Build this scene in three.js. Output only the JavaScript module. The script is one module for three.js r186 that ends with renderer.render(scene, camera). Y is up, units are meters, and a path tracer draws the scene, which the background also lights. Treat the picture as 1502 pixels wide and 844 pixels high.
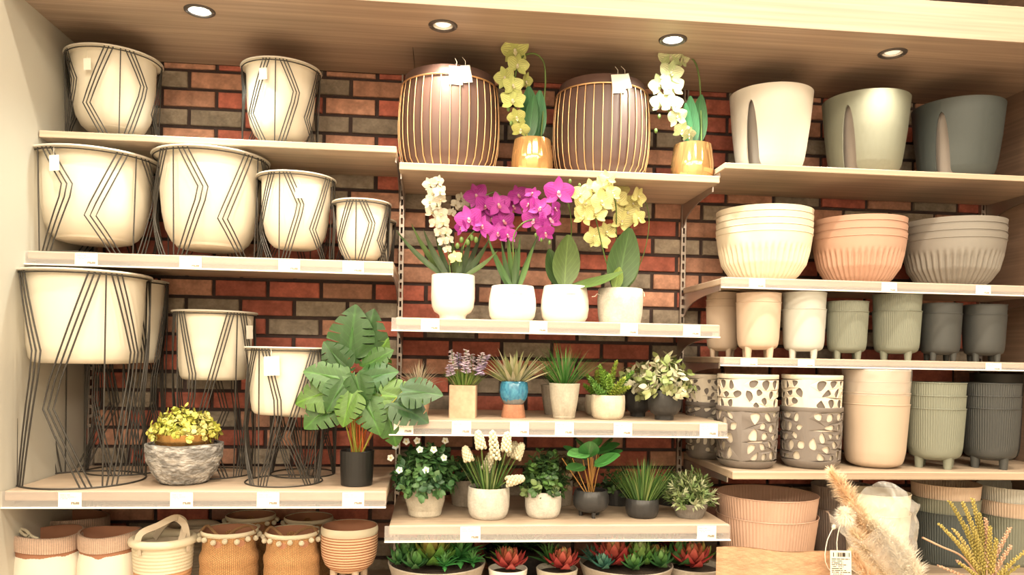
import * as THREE from 'three';
import { mergeGeometries, toCreasedNormals } from 'three/addons/utils/BufferGeometryUtils.js';
import { RoundedBoxGeometry } from 'three/addons/geometries/RoundedBoxGeometry.js';
import { RectAreaLightUniformsLib } from 'three/addons/lights/RectAreaLightUniformsLib.js';

// ---------- camera, exposure, light ----------
const scene = new THREE.Scene();
scene.background = new THREE.Color(0x000000);
const renderer = new THREE.WebGLRenderer({ antialias: true });
renderer.toneMapping = THREE.LinearToneMapping;
renderer.toneMappingExposure = 0.94;
renderer.shadowMap.enabled = true;
RectAreaLightUniformsLib.init();

const EYE = 1.40, FOCAL = 1120, PPX = 751, PPY = 530, CZ = 2.6931;
const camera = new THREE.PerspectiveCamera(2 * Math.atan(PPY / FOCAL) * 180 / Math.PI, 1502 / (2 * PPY), 0.05, 60);
camera.setViewOffset(1502, 2 * PPY, 0, 0, 1502, 844);
const camPos = new THREE.Vector3(0, EYE, CZ);
const camRot = new THREE.Matrix4();
{
  const yaw = 0.099269, pitch = 0.006915, roll = 0.018686;
  const cy = Math.cos(yaw), sy = Math.sin(yaw), cp = Math.cos(pitch), sp = Math.sin(pitch), cr = Math.cos(roll), sr = Math.sin(roll);
  const Ry = [[cy, 0, -sy], [0, 1, 0], [sy, 0, cy]], Rx = [[1, 0, 0], [0, cp, -sp], [0, sp, cp]], Rz = [[cr, -sr, 0], [sr, cr, 0], [0, 0, 1]];
  const mul = (a, b) => a.map((r) => [0, 1, 2].map((j) => r[0] * b[0][j] + r[1] * b[1][j] + r[2] * b[2][j]));
  const R = mul(Rz, mul(Rx, Ry));
  camRot.makeBasis(new THREE.Vector3(R[0][0], -R[0][1], -R[0][2]), new THREE.Vector3(-R[1][0], R[1][1], R[1][2]), new THREE.Vector3(-R[2][0], R[2][1], R[2][2]));
}
camera.position.copy(camPos); camera.quaternion.setFromRotationMatrix(camRot); camera.updateMatrixWorld(true);

// light colours: warm store lamps and canopy downlights
const STORE = new THREE.Color(1.0, 0.86, 0.655), DOWN = new THREE.Color(1.0, 0.85, 0.64), COOL = new THREE.Color(0.92, 1.0, 0.86);
const STORE_POWER = 34, DOWN_POWER = 2.6, TRACK_POWER = 5.2;

// a pixel of the photograph met with the plane z = depth
function at(px, py, z) {
  const d = new THREE.Vector3((px - PPX) / FOCAL, -(py - PPY) / FOCAL, -1).applyMatrix4(camRot);
  return camPos.clone().addScaledVector(d, (z - CZ) / d.z);
}
function toPixel(x, y, z) {
  const v = new THREE.Vector3(x, y, z).sub(camPos).applyMatrix4(camRot.clone().transpose());
  return [PPX + FOCAL * v.x / -v.z, PPY - FOCAL * v.y / -v.z];
}
const metre = (z) => (CZ - z) / FOCAL;                 // metres per pixel at depth z
function xAt(px, y, z) { let x = 0; for (let i = 0; i < 6; i++) x += (px - toPixel(x, y, z)[0]) * metre(z); return x; }
function yAt(py, x, z) { let y = 1.4; for (let i = 0; i < 6; i++) y -= (py - toPixel(x, y, z)[1]) * metre(z); return y; }

// ---------- helpers ----------
let seed = 12345;
const reseed = (n) => { seed = n >>> 0; };
const rnd = () => { seed = (seed + 0x6D2B79F5) >>> 0; let t = seed; t = Math.imul(t ^ (t >>> 15), t | 1); t ^= t + Math.imul(t ^ (t >>> 7), t | 61); return ((t ^ (t >>> 14)) >>> 0) / 4294967296; };
const rr = (a, b) => a + (b - a) * rnd();
const V = (x, y, z) => new THREE.Vector3(x, y, z);
const clamp = (x, a, b) => Math.min(b, Math.max(a, x)), smooth = (a, b, x) => { const t = clamp((x - a) / (b - a), 0, 1); return t * t * (3 - 2 * t); };
const TAU = Math.PI * 2;

const taken = {};
function numbered(n) { const k = taken[n] = (taken[n] ?? -1) + 1; return k ? n + '_' + String(k).padStart(3, '0') : n; }
function tag(o, label, category, group, kind) { o.userData = {}; if (label) o.userData.label = label; if (category) o.userData.category = category; if (group) o.userData.group = group; if (kind) o.userData.kind = kind; return o; }
function thing(name, label, category, pos = [0, 0, 0], turn = 0, group) {
  const o = new THREE.Group(); o.name = numbered(name); o.position.set(...pos); o.rotation.y = turn; scene.add(o); return tag(o, label, category, group);
}
function join(list) {
  const flat = list.flat(Infinity).map((g) => { const k = g.index ? g.toNonIndexed() : g; for (const a of Object.keys(k.attributes)) if (!['position', 'normal', 'uv'].includes(a)) k.deleteAttribute(a); return k; });
  return flat.length === 1 ? flat[0] : mergeGeometries(flat);
}
function mesh(name, geo, material, parent, label) {
  const m = new THREE.Mesh(Array.isArray(geo) ? join(geo) : geo, material);
  m.castShadow = m.receiveShadow = true;
  if (parent) { m.name = name; parent.add(m); } else { m.name = numbered(name); scene.add(m); }
  if (label) m.userData.label = label;
  return m;
}
function struct(name, geo, material, label, category = 'wall') { const m = mesh(name, geo, material); tag(m, label, category, null, 'structure'); return m; }

// box with uv in metres, edges rounded when r > 0
function metricUV(g, s = 1) {
  const p = g.attributes.position, n = g.attributes.normal, uv = new Float32Array(p.count * 2);
  for (let i = 0; i < p.count; i++) {
    const ax = Math.abs(n.getX(i)), ay = Math.abs(n.getY(i)), az = Math.abs(n.getZ(i));
    const [a, b] = ay >= ax && ay >= az ? [p.getX(i), p.getZ(i)] : ax >= az ? [p.getZ(i), p.getY(i)] : [p.getX(i), p.getY(i)];
    uv[2 * i] = a * s; uv[2 * i + 1] = b * s;
  }
  g.setAttribute('uv', new THREE.BufferAttribute(uv, 2)); return g;
}
function box(x0, x1, y0, y1, z0, z1, r = 0, seg = 2) {
  const w = x1 - x0, h = y1 - y0, d = z1 - z0;
  const g = r > 0 ? new RoundedBoxGeometry(w, h, d, seg, r) : new THREE.BoxGeometry(w, h, d);
  g.translate((x0 + x1) / 2, (y0 + y1) / 2, (z0 + z1) / 2); return metricUV(g);
}
const moved = (g, x, y, z) => g.clone().translate(x, y, z);
const lathe = (pts, seg = 56, ph = 0, len = TAU) => new THREE.LatheGeometry(pts.map(([r, y]) => new THREE.Vector2(Math.max(r, 1e-5), y)), seg, ph, len);
// closed pot wall from an outer profile (bottom to rim): rim, inside and inner floor are added
function potLathe(outer, t = 0.004, seg = 56, floorUp = 0.006) {
  const n = outer.length, [rr_, ry] = outer[n - 1];
  const pts = [[0, outer[0][1]], ...outer, [rr_ - t * 0.3, ry + t * 0.35], [rr_ - t * 0.7, ry + t * 0.35], [rr_ - t, ry]];
  for (let i = n - 2; i >= 0; i--) if (outer[i][1] > outer[0][1] + floorUp) pts.push([Math.max(outer[i][0] - t, 0.001), outer[i][1]]);
  const last = pts[pts.length - 1]; pts.push([last[0] * 0.9, outer[0][1] + floorUp], [0, outer[0][1] + floorUp]);
  return toCreasedNormals(lathe(pts, seg), 0.7);
}
// surface of revolution whose radius may vary with the angle: f(angle, t) -> [r, y]
function revolve(f, nt, na, a0 = 0, a1 = TAU) {
  const pos = [], uv = [], idx = [];
  for (let i = 0; i <= nt; i++) for (let j = 0; j <= na; j++) {
    const a = a0 + (a1 - a0) * j / na, [r, y] = f(a, i / nt);
    pos.push(r * Math.sin(a), y, r * Math.cos(a)); uv.push(j / na, i / nt);
  }
  for (let i = 0; i < nt; i++) for (let j = 0; j < na; j++) { const k = i * (na + 1) + j; idx.push(k, k + 1, k + na + 2, k, k + na + 2, k + na + 1); }
  const g = new THREE.BufferGeometry(); g.setAttribute('position', new THREE.Float32BufferAttribute(pos, 3)); g.setAttribute('uv', new THREE.Float32BufferAttribute(uv, 2)); g.setIndex(idx); g.computeVertexNormals();
  if (Math.abs(a1 - a0 - TAU) < 1e-6) { const n = g.attributes.normal; for (let i = 0; i <= nt; i++) { const p = i * (na + 1), q = p + na; const v = V(n.getX(p) + n.getX(q), n.getY(p) + n.getY(q), n.getZ(p) + n.getZ(q)).normalize(); n.setXYZ(p, v.x, v.y, v.z); n.setXYZ(q, v.x, v.y, v.z); } }
  return g;
}
// piecewise linear table lookup
function table(pts) { return (t) => { let i = 0; while (i < pts.length - 2 && t > pts[i + 1][0]) i++; const [a, b] = [pts[i], pts[i + 1]], u = clamp((t - a[0]) / (b[0] - a[0]), 0, 1); return a[1] + (b[1] - a[1]) * u; }; }
class Poly extends THREE.Curve { constructor(p) { super(); this.p = p; } getPoint(t, o = new THREE.Vector3()) { const n = this.p.length - 1, f = Math.min(t * n, n - 1e-6), i = Math.floor(f); return o.copy(this.p[i]).lerp(this.p[i + 1], f - i); } }
// straight-segmented wire through the points
function wire(pts, r, rad = 6) { return new THREE.TubeGeometry(new Poly(pts), pts.length - 1, r, rad, false); }
function tube(pts, r, seg = 24, rad = 7, closed = false) { return new THREE.TubeGeometry(new THREE.CatmullRomCurve3(pts, closed), seg, r, rad, closed); }
function ring(R, r, y = 0, rad = 8, seg = 64) { return new THREE.TorusGeometry(R, r, rad, seg).rotateX(Math.PI / 2).translate(0, y, 0); }
// tapered stem
function taper(pts, r0, r1, seg = 16, rad = 6) {
  const g = new THREE.TubeGeometry(new THREE.CatmullRomCurve3(pts), seg, 1, rad, false), c = new THREE.CatmullRomCurve3(pts), p = g.attributes.position;
  for (let i = 0; i <= seg; i++) { const o = c.getPointAt(i / seg), r = r0 + (r1 - r0) * i / seg; for (let j = 0; j <= rad; j++) { const k = i * (rad + 1) + j; p.setXYZ(k, o.x + (p.getX(k) - o.x) * r, o.y + (p.getY(k) - o.y) * r, o.z + (p.getZ(k) - o.z) * r); } }
  return g;
}
// ribbon leaf: runs along +y from the origin, bends towards +z; width(t) is half width, fold is the depth of the midrib fold
function leafGeo({ len = 0.1, wid = 0.01, shape, bend = 0, fold = 0.2, nt = 8, nw = 1, wave = 0, thick = 0, tip = 0 }) {
  const f = shape || ((t) => Math.sin(Math.PI * Math.pow(t * 0.94 + 0.06, 0.8)));
  const pos = [], uv = [], idx = []; let y = 0, z = 0; const C = [];
  for (let i = 0; i <= nt; i++) { const a = bend * i / nt + tip * Math.pow(i / nt, 3); C.push([y, z, a]); y += Math.cos(a) * len / nt; z += Math.sin(a) * len / nt; }
  const m = 2 * nw, sheet = (off, flip) => {
    const b = pos.length / 3;
    for (let i = 0; i <= nt; i++) { const t = i / nt, w = wid * f(t), [cy, cz, a] = C[i];
      for (let j = 0; j <= m; j++) { const s = (j - nw) / nw, up = Math.abs(s) * w * fold + wave * Math.sin(t * 19 + s * 2) * Math.abs(s) * w + off * (1 - 0.7 * s * s) * Math.sin(Math.PI * clamp(t, 0.06, 0.97)); pos.push(s * w, cy - Math.sin(a) * up, cz + Math.cos(a) * up); uv.push(s * 0.5 + 0.5, t); } }
    for (let i = 0; i < nt; i++) for (let j = 0; j < m; j++) { const k = b + i * (m + 1) + j, q = [k, k + 1, k + m + 2, k, k + m + 2, k + m + 1]; idx.push(...(flip ? q.reverse() : q)); }
  };
  sheet(thick / 2, false); if (thick) sheet(-thick / 2, true);
  const g = new THREE.BufferGeometry(); g.setAttribute('position', new THREE.Float32BufferAttribute(pos, 3)); g.setAttribute('uv', new THREE.Float32BufferAttribute(uv, 2)); g.setIndex(idx); g.computeVertexNormals(); return g;
}
// orients a +y thing: azimuth (0 = towards the camera), tilt from vertical, scale, at a point
function pose(az, tilt, s, p = [0, 0, 0], spin = 0) {
  const m = new THREE.Matrix4().makeTranslation(...(Array.isArray(p) ? p : [p.x, p.y, p.z]));
  m.multiply(new THREE.Matrix4().makeRotationY(az)).multiply(new THREE.Matrix4().makeRotationX(tilt)).multiply(new THREE.Matrix4().makeRotationY(spin)).multiply(new THREE.Matrix4().makeScale(s, s, s)); return m;
}
const posed = (g, ...a) => g.clone().applyMatrix4(pose(...a));
function placed(m, ...a) { m.applyMatrix4(pose(...a)); return m; }

// ---------- textures (matter only: grain, fibre, glaze, print) ----------
function hash(x, y, s) { let h = Math.imul(x | 0, 374761393) ^ Math.imul(y | 0, 668265263) ^ Math.imul(s | 0, 1274126177); h = Math.imul(h ^ (h >>> 13), 1274126177); return ((h ^ (h >>> 16)) >>> 0) / 4294967296; }
function noise(x, y, px, py, s) {   // value noise, periodic over px, py cells
  const ix = Math.floor(x), iy = Math.floor(y), fx = x - ix, fy = y - iy, u = fx * fx * (3 - 2 * fx), v = fy * fy * (3 - 2 * fy), w = (a, n) => ((a % n) + n) % n;
  const a = hash(w(ix, px), w(iy, py), s), b = hash(w(ix + 1, px), w(iy, py), s), c = hash(w(ix, px), w(iy + 1, py), s), d = hash(w(ix + 1, px), w(iy + 1, py), s);
  return a + (b - a) * u + (c - a) * v + (a - b - c + d) * u * v;
}
const fbm = (x, y, p, q, s, n = 4) => { let v = 0, a = 0.5, k = 1; for (let i = 0; i < n; i++) { v += a * noise(x * p * k, y * q * k, p * k, q * k, s + i); a *= 0.5; k *= 2; } return v; };
function tex(w, h, f, rep = [1, 1], srgb = true) {   // f(u, v) -> [r, g, b] in 0..1
  const d = new Uint8Array(w * h * 4);
  for (let y = 0; y < h; y++) for (let x = 0; x < w; x++) { const c = f(x / w, y / h), i = 4 * (y * w + x); for (let k = 0; k < 3; k++) d[i + k] = 255 * clamp(c[k] ?? c[0], 0, 1); d[i + 3] = 255; }
  const t = new THREE.DataTexture(d, w, h); t.wrapS = t.wrapT = THREE.RepeatWrapping; t.magFilter = THREE.LinearFilter; t.minFilter = THREE.LinearMipmapLinearFilter; t.generateMipmaps = true;
  if (srgb) t.colorSpace = THREE.SRGBColorSpace; t.repeat.set(...rep); t.needsUpdate = true; return t;
}
const grey = (v) => [v, v, v];
const withRep = (t, u, v) => { const c = t.clone(); c.repeat.set(u, v); c.needsUpdate = true; return c; };
function mat(color, rough = 0.6, o = {}) { return new THREE.MeshPhysicalMaterial({ color, roughness: rough, side: THREE.DoubleSide, ...o }); }
const T = {};
T.woodGrain = tex(512, 512, (u, v) => { const w = 0.05 * fbm(u, v, 3, 6, 4); const g = fbm(u + w, v, 3, 90, 1, 3), k = fbm(u, v + w, 2, 14, 9, 3); return grey(0.80 + 0.22 * (g - 0.5) + 0.2 * (k - 0.45)); }, [0.9, 1.4]);
T.plankGrain = withRep(T.woodGrain, 0.7, 1.6);
T.brickTone = tex(512, 256, (u, v) => { const a = fbm(u, v, 16, 9, 21, 4), b = fbm(u, v, 70, 40, 23, 2); return grey(0.80 + 0.30 * (a - 0.4) + 0.14 * (b - 0.4)); }, [2.1, 4.2]);
T.brickBump = tex(512, 256, (u, v) => grey(fbm(u, v, 26, 18, 33, 4)), [2.1, 4.2], false);
T.speck = tex(256, 256, (u, v) => { const a = fbm(u, v, 6, 6, 41, 4), b = fbm(u, v, 60, 60, 43, 2); return grey(0.86 + 0.18 * (a - 0.45) + 0.14 * (b - 0.4)); }, [2, 2]);
T.rough = tex(256, 256, (u, v) => grey(fbm(u, v, 10, 10, 51, 5)), [3, 3], false);
T.fibre = tex(256, 256, (u, v) => grey(0.5 + 0.5 * Math.sin(TAU * (u * 40 + 0.7 * fbm(u, v, 8, 8, 61))) * Math.sin(TAU * v * 40)), [2, 2], false);
T.leafTone = tex(256, 256, (u, v) => { const m = Math.abs(u - 0.5), vein = Math.abs(((v * 7 - m * 6) % 1 + 1) % 1 - 0.5) < 0.06 ? 0.10 : 0, mid = m < 0.025 ? 0.18 : 0; return grey(0.80 + vein + mid + 0.16 * (fbm(u, v, 6, 6, 71) - 0.45)); });
T.bladeTone = tex(64, 128, (u, v) => grey(0.84 + 0.2 * (fbm(u, v, 8, 2, 81) - 0.45) + 0.08 * Math.sin(u * 40)));

// ---------- materials ----------
const lin = (r, g, b) => new THREE.Color().setRGB(r, g, b);
const M = {
  board: mat(lin(0.80, 0.62, 0.46), 0.45, { map: T.woodGrain }),
  canopy: mat(lin(0.62, 0.46, 0.345), 0.5, { map: T.plankGrain }),
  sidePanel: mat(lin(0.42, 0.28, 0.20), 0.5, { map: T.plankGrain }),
  cream: mat(lin(0.50, 0.48, 0.42), 0.7),
  mortar: mat(lin(0.105, 0.070, 0.066), 0.95, { map: T.speck }),
  steel: mat(lin(0.42, 0.37, 0.34), 0.35, { metalness: 0.8 }),
  darkSteel: mat(lin(0.10, 0.085, 0.08), 0.45, { metalness: 0.6 }),
  plastic: mat(lin(0.95, 0.93, 0.92), 0.12, { transmission: 0.85, thickness: 0, ior: 1.45 }),
  paper: mat(lin(0.86, 0.83, 0.74), 0.7),
  storeWhite: mat(lin(0.72, 0.68, 0.60), 0.9),
  storeFloor: mat(lin(0.42, 0.34, 0.27), 0.5, { map: T.speck }),
  soil: mat(lin(0.06, 0.04, 0.028), 1, { bumpMap: T.rough, bumpScale: 0.004 }),
};

const SHOP = 3.2, XL = -1.165, XR = 2.05, YC = 2.372, LIP = 0.556;
const DECK = 0.645, DECK_E = 0.725;
// shelf: x from, x to, top height, depth
const SH = {
  L1: [XL + 0.003, -0.131, 2.032, 0.34], L2: [XL + 0.003, -0.131, 1.674, 0.40], L3: [XL + 0.003, -0.134, 1.007, 0.50],
  C1: [-0.121, 0.878, 1.978, 0.365], C2: [-0.121, 0.870, 1.508, 0.413], C3: [-0.119, 0.880, 1.209, 0.468], C4: [-0.125, 0.882, 0.909, 0.50],
  R1: [0.885, XR - 0.003, 2.016, 0.385], R2: [0.880, XR - 0.003, 1.656, 0.42], R3: [0.886, XR - 0.003, 1.409, 0.41], R4: [0.894, XR - 0.003, 1.064, 0.476],
};
const topOf = (k) => (k === 'D' ? DECK : k === 'E' ? DECK_E : SH[k][2]);

// ---------- the back wall: mortar bed and its bricks ----------
const wallBack = struct('wall_back', box(XL - 0.05, XR + 0.05, 0, SHOP, -0.16, -0.011), M.mortar, 'dark mortar bed of the brick wall behind the shelves', 'wall');
{
  const bl = 0.18, bh = 0.064026, X0 = -0.939359, Y0 = EYE + 0.949735, gapX = 0.0128, gapY = 0.0116;
  // colour of each brick: the panel repeats every three bricks
  const rowsOf = ['ORG', 'ORR', 'GRG', 'ORG', 'RGO', 'GRO', 'OGG', 'ROR', 'GGR', 'ROR', 'OOG', 'ORR', 'GRG', 'ORG', 'GRR', 'ROO', 'GRG', 'RRG', 'GOR', 'RRO', 'OGR', 'RDR', 'GRD', 'RDO', 'DRG', 'RGD', 'GRO', 'ORR'];
  const tones = { O: [0.80, 0.42, 0.29], R: [0.68, 0.20, 0.14], G: [0.48, 0.40, 0.315], D: [0.54, 0.27, 0.20] };
  const mats = {};
  for (const k of Object.keys(tones)) mats[k] = [0.86, 1, 1.16].map((s, i) => mat(lin(...tones[k].map((c) => c * s)), 0.82, { map: T.brickTone, bumpMap: T.brickBump, bumpScale: k === 'G' ? 0.006 : 0.003 }));
  const face = (w, h, v) => {   // chamfered brick with slightly uneven edges, front at z = 0
    const c = 0.0022, b = -0.012, q = (x, y, z) => V(x, y, z), hw = w / 2, hh = h / 2; reseed(900 + v);
    const j = () => rr(-0.0012, 0.0012);
    const F = [q(-hw + c, -hh + c, 0), q(hw - c, -hh + c, 0), q(hw - c, hh - c, 0), q(-hw + c, hh - c, 0)].map((p) => p.add(V(j(), j(), j() * 0.8)));
    const E2 = [q(-hw, -hh, -c), q(hw, -hh, -c), q(hw, hh, -c), q(-hw, hh, -c)].map((p) => p.add(V(j() * .6, j() * .6, 0)));
    const B = E2.map((p) => V(p.x, p.y, b));
    const pos = [], quad = (a, b2, c2, d) => { for (const p of [a, b2, c2, a, c2, d]) pos.push(p.x, p.y, p.z); };
    quad(...F); for (let i = 0; i < 4; i++) { const k = (i + 1) % 4; quad(E2[i], E2[k], F[k], F[i]); quad(B[i], B[k], E2[k], E2[i]); }
    const g = new THREE.BufferGeometry(); g.setAttribute('position', new THREE.Float32BufferAttribute(pos, 3)); g.computeVertexNormals();
    const uv = []; for (let i = 0; i < pos.length; i += 3) uv.push(pos[i] + v * 0.37, pos[i + 1] + v * 0.23); g.setAttribute('uv', new THREE.Float32BufferAttribute(uv, 2)); return g;
  };
  const cache = {};
  // windows of bare wall that the shelves leave open, in pixels
  const open = [[215, 95, 362, 212], [455, 100, 600, 232], [720, 110, 830, 250], [930, 120, 1110, 255], [1180, 160, 1230, 250], [1320, 180, 1360, 250], [480, 260, 600, 345], [200, 240, 260, 400], [575, 255, 1070, 480], [220, 405, 600, 730], [560, 480, 1060, 625], [560, 640, 720, 700], [960, 640, 1070, 720], [1030, 280, 1200, 330], [1280, 290, 1450, 330], [1000, 400, 1060, 545]];
  const rest = {}; let count = 0;
  for (let k = -1; k < 27; k++) {
    const half = ((k % 2) + 2) % 2 === 0 ? 0.5 : 0;
    for (let n = -3; n < 19; n++) {
      const xa = Math.max(X0 + (n + half) * bl + gapX / 2, XL + 0.001), xb = Math.min(X0 + (n + half + 1) * bl - gapX / 2, XR - 0.001);
      let ya = Y0 - (k + 1) * bh + gapY / 2, yb = Math.min(Y0 - k * bh - gapY / 2, YC - 0.001);
      if (xb - xa < 0.012 || yb - ya < 0.008) continue;
      const w = xb - xa, h = yb - ya, res = ((n % 3) + 3) % 3, key = rowsOf[Math.max(k, 0)][res];
      reseed(5000 + k * 97 + n); const v = Math.floor(rnd() * 5), tone = Math.floor(rnd() * 3);
      const ck = [w.toFixed(3), h.toFixed(3), v].join(); const g = cache[ck] ??= face(w, h, v);
      const [px, py] = toPixel((xa + xb) / 2, (ya + yb) / 2, 0);
      const m = mats[key][tone];
      if (open.some(([a, b, c, d]) => px > a - 34 && px < c + 34 && py > b - 12 && py < d + 12) && count < 299) { count++; const o = mesh('brick', g, m, wallBack); o.position.set((xa + xb) / 2, (ya + yb) / 2, 0); }
      else (rest[key] ??= []).push(moved(g, (xa + xb) / 2, (ya + yb) / 2, 0));
    }
  }
  for (const k of Object.keys(rest)) { const o = mesh('brick_rows', rest[k], mats[k][1], wallBack, 'bricks mostly covered by shelves and pots'); o.userData.kind = 'stuff'; }
  console.log('bricks', count);
}

// ---------- room shell ----------
struct('wall_left', box(XL - 0.12, XL, 0, SHOP, -0.16, 1.15), M.cream, 'cream painted side wall beside the wire planters', 'wall');
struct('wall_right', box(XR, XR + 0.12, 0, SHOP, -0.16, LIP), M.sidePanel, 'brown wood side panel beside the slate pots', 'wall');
struct('floor', box(-4.5, 5.5, -0.1, 0, -0.16, 6.6), M.storeFloor, 'beige tiled shop floor', 'floor');
const shopCeil = struct('ceiling', box(-4.5, 5.5, SHOP, SHOP + 0.1, -0.16, 6.6), M.storeWhite, 'pale shop ceiling above the canopy', 'ceiling');
struct('wall_front', box(-4.5, 5.5, 0, SHOP, 6.6, 6.75), M.storeWhite, 'pale shop wall facing the shelves', 'wall');
struct('wall_side', box(-4.62, -4.5, 0, SHOP, -0.16, 6.75), M.storeWhite, 'pale far side wall of the shop', 'wall');
struct('wall_side', box(5.5, 5.62, 0, SHOP, -0.16, 6.75), M.storeWhite, 'pale shop wall past the slate pots', 'wall');
struct('wall_return', box(-4.5, XL - 0.12, 0, SHOP, 0.9, 1.05), M.storeWhite, 'pale shop wall next to the cream side wall', 'wall');
struct('wall_return', box(XR + 0.12, 5.5, 0, SHOP, 0.3, 0.45), M.storeWhite, 'pale shop wall next to the brown side panel', 'wall');
// canopy: soffit boards with fine seams between, front fascia
{
  const c = thing('shelf_canopy', 'wood laminate canopy with recessed downlights over the shelves', 'canopy', [0, 0, 0]); c.userData.kind = 'structure';
  mesh('carcass', box(XL, XR, YC + 0.02, YC + 0.098, -0.01, LIP - 0.018), M.canopy, c);
  const seamZ = 0.247;
  const xs = [XL, -0.09, 1.17, XR];
  for (let i = 0; i < 3; i++) { mesh('soffit_panel', box(xs[i] + 0.0012, xs[i + 1] - 0.0012, YC, YC + 0.02, 0.0, seamZ - 0.0014), M.canopy, c); }
  const holes = [-0.691, 0.003, 0.70, 1.407];
  const g = new THREE.Shape(); g.moveTo(XL, 0); g.lineTo(XR, 0); g.lineTo(XR, LIP - 0.018 - seamZ); g.lineTo(XL, LIP - 0.018 - seamZ);
  for (const x of holes) { const h = new THREE.Path(); h.absarc(x, 0.42 - seamZ, 0.036, 0, TAU, true); g.holes.push(h); }
  const sg = new THREE.ExtrudeGeometry(g, { depth: 0.02, bevelEnabled: false, curveSegments: 32 }); sg.rotateX(Math.PI / 2).translate(0, YC + 0.02, seamZ); mesh('soffit_panel', metricUV(sg), M.canopy, c);
  mesh('fascia', box(XL, XR + 0.12, YC - 0.003, YC + 0.105, LIP - 0.018, LIP, 0.002, 1), M.canopy, c, 'laminate front edge');
}
// downlights set into the soffit
function downlight(x, label, glow, color, power, tilt) {
  const o = thing('recessed_downlight', label, 'downlight', [x, YC, 0.42], 0, 'canopy downlights');
  mesh('bezel', potRing(0.030, 0.043, 0.006), M.darkSteel, o);
  mesh('reflector', lathe([[0.031, -0.002], [0.029, 0.012], [0.020, 0.030], [0.0, 0.031]], 40), mat(lin(0.75, 0.72, 0.66), 0.25, { metalness: 0.7 }), o);
  const lens = mesh('lens', lathe([[0, -0.001], [0.012, -0.0015], [0.021, 0.001], [0.024, 0.004]], 32), mat(lin(0.8, 0.78, 0.7), 0.3, { emissive: color, emissiveIntensity: glow }), o);
  lens.rotation.set(...tilt); lens.position.y = 0.002;
  for (const s of [-1, 1]) mesh('spring_screw', new THREE.CylinderGeometry(0.003, 0.003, 0.003, 10).translate(s * 0.037, -0.004, 0), M.steel, o);
  const l = new THREE.SpotLight(color, power, 0, 1.15, 0.75, 2); l.name = 'downlight_beam'; l.position.set(x, YC - 0.012, 0.42); l.target.position.set(x, 0.6, 0.46); l.castShadow = true; l.shadow.radius = 2; l.shadow.bias = -0.0005;
  scene.add(l, l.target);
}
function potRing(r0, r1, h) { return lathe([[r0, 0], [r0 + 0.001, -h * 0.6], [(r0 + r1) / 2, -h], [r1 - 0.001, -h * 0.5], [r1, 0]], 48); }
downlight(-0.691, 'blazing white downlight in the canopy over the wire planters', 60, COOL, DOWN_POWER, [-0.3, 0, 0]);
downlight(0.003, 'dim bronze downlight in the canopy over the striped brown pots', 1.2, DOWN, DOWN_POWER, [0, 0, 0]);
downlight(0.70, 'glowing downlight in the canopy above the pale green orchid', 14, COOL, DOWN_POWER * 1.2, [-0.2, 0, 0]);
downlight(1.407, 'dim bronze downlight in the canopy over the slotted pots', 0.8, DOWN, DOWN_POWER * 0.6, [0, 0, 0]);
// unseen shop ceiling lamps; the two rear rows are added for frontal fill
for (const [x, z] of [...[-2.2, -0.7, 0.8, 2.3].map((x) => [x, 2.4]), ...[-3.5, -2.5, -1.5, -0.5, 0.5, 1.5, 2.5].flatMap((x) => [[x, 4.2], [x, 5.8]])]) {
  const o = thing('unseen_ceiling_panel_lamp', 'unseen square warm lamp panel in the shop ceiling, rear rows added as fill', 'ceiling lamp', [x, SHOP, z], 0, 'shop ceiling lamps with added rear fill rows');
  mesh('housing', box(-0.32, 0.32, -0.03, -0.001, -0.32, 0.32, 0.004), M.storeWhite, o);
  mesh('diffuser', box(-0.3, 0.3, -0.034, -0.03, -0.3, 0.3), mat(lin(0.9, 0.88, 0.8), 0.5, { emissive: STORE, emissiveIntensity: 2 }), o);
  const l = new THREE.RectAreaLight(STORE, STORE_POWER, 0.6, 0.6); l.name = 'unseen_panel_light'; l.position.set(x, SHOP - 0.037, z); l.lookAt(x, 0, z); scene.add(l);
}

// spotlights on a ceiling track in front of the canopy
{
  const tr = thing('light_track', 'white ceiling track in front of the canopy', 'track', [0, SHOP, 1.02]); mesh('rail', box(-1.4, 2.4, -0.035, -0.001, -0.018, 0.018, 0.003), M.storeWhite, tr);
  for (const x of [-1.05, -0.35, 0.35, 1.05, 1.75]) {
    const o = thing('track_spotlight', 'white spotlight on the ceiling track', 'spotlight', [x, SHOP - 0.035, 1.02], 0, 'track spotlights');
    mesh('yoke', [box(-0.012, 0.012, -0.03, -0.0005, -0.012, 0.012), box(-0.034, 0.034, -0.036, -0.03, -0.008, 0.008)], M.storeWhite, o);
    const can = mesh('can', lathe([[0.018, 0.07], [0.034, 0.06], [0.036, 0], [0.033, 0], [0.03, 0.04]], 32), M.storeWhite, o); can.position.set(0, -0.12, 0); can.rotation.x = 0.2;
    const lens = mesh('lens', lathe([[0, 0], [0.029, 0.0005]], 24), mat(lin(0.9, 0.88, 0.8), 0.4, { emissive: STORE, emissiveIntensity: 8 }), can); lens.position.y = 0.012;
    const l = new THREE.SpotLight(STORE, TRACK_POWER, 0, 1.0, 0.7, 2); l.name = 'track_beam'; l.position.set(x, SHOP - 0.165, 1.01); l.target.position.set(x, 1.0, 0.42); l.castShadow = true; l.shadow.radius = 1.5; l.shadow.bias = -0.0005; scene.add(l, l.target);
  }
}

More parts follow.
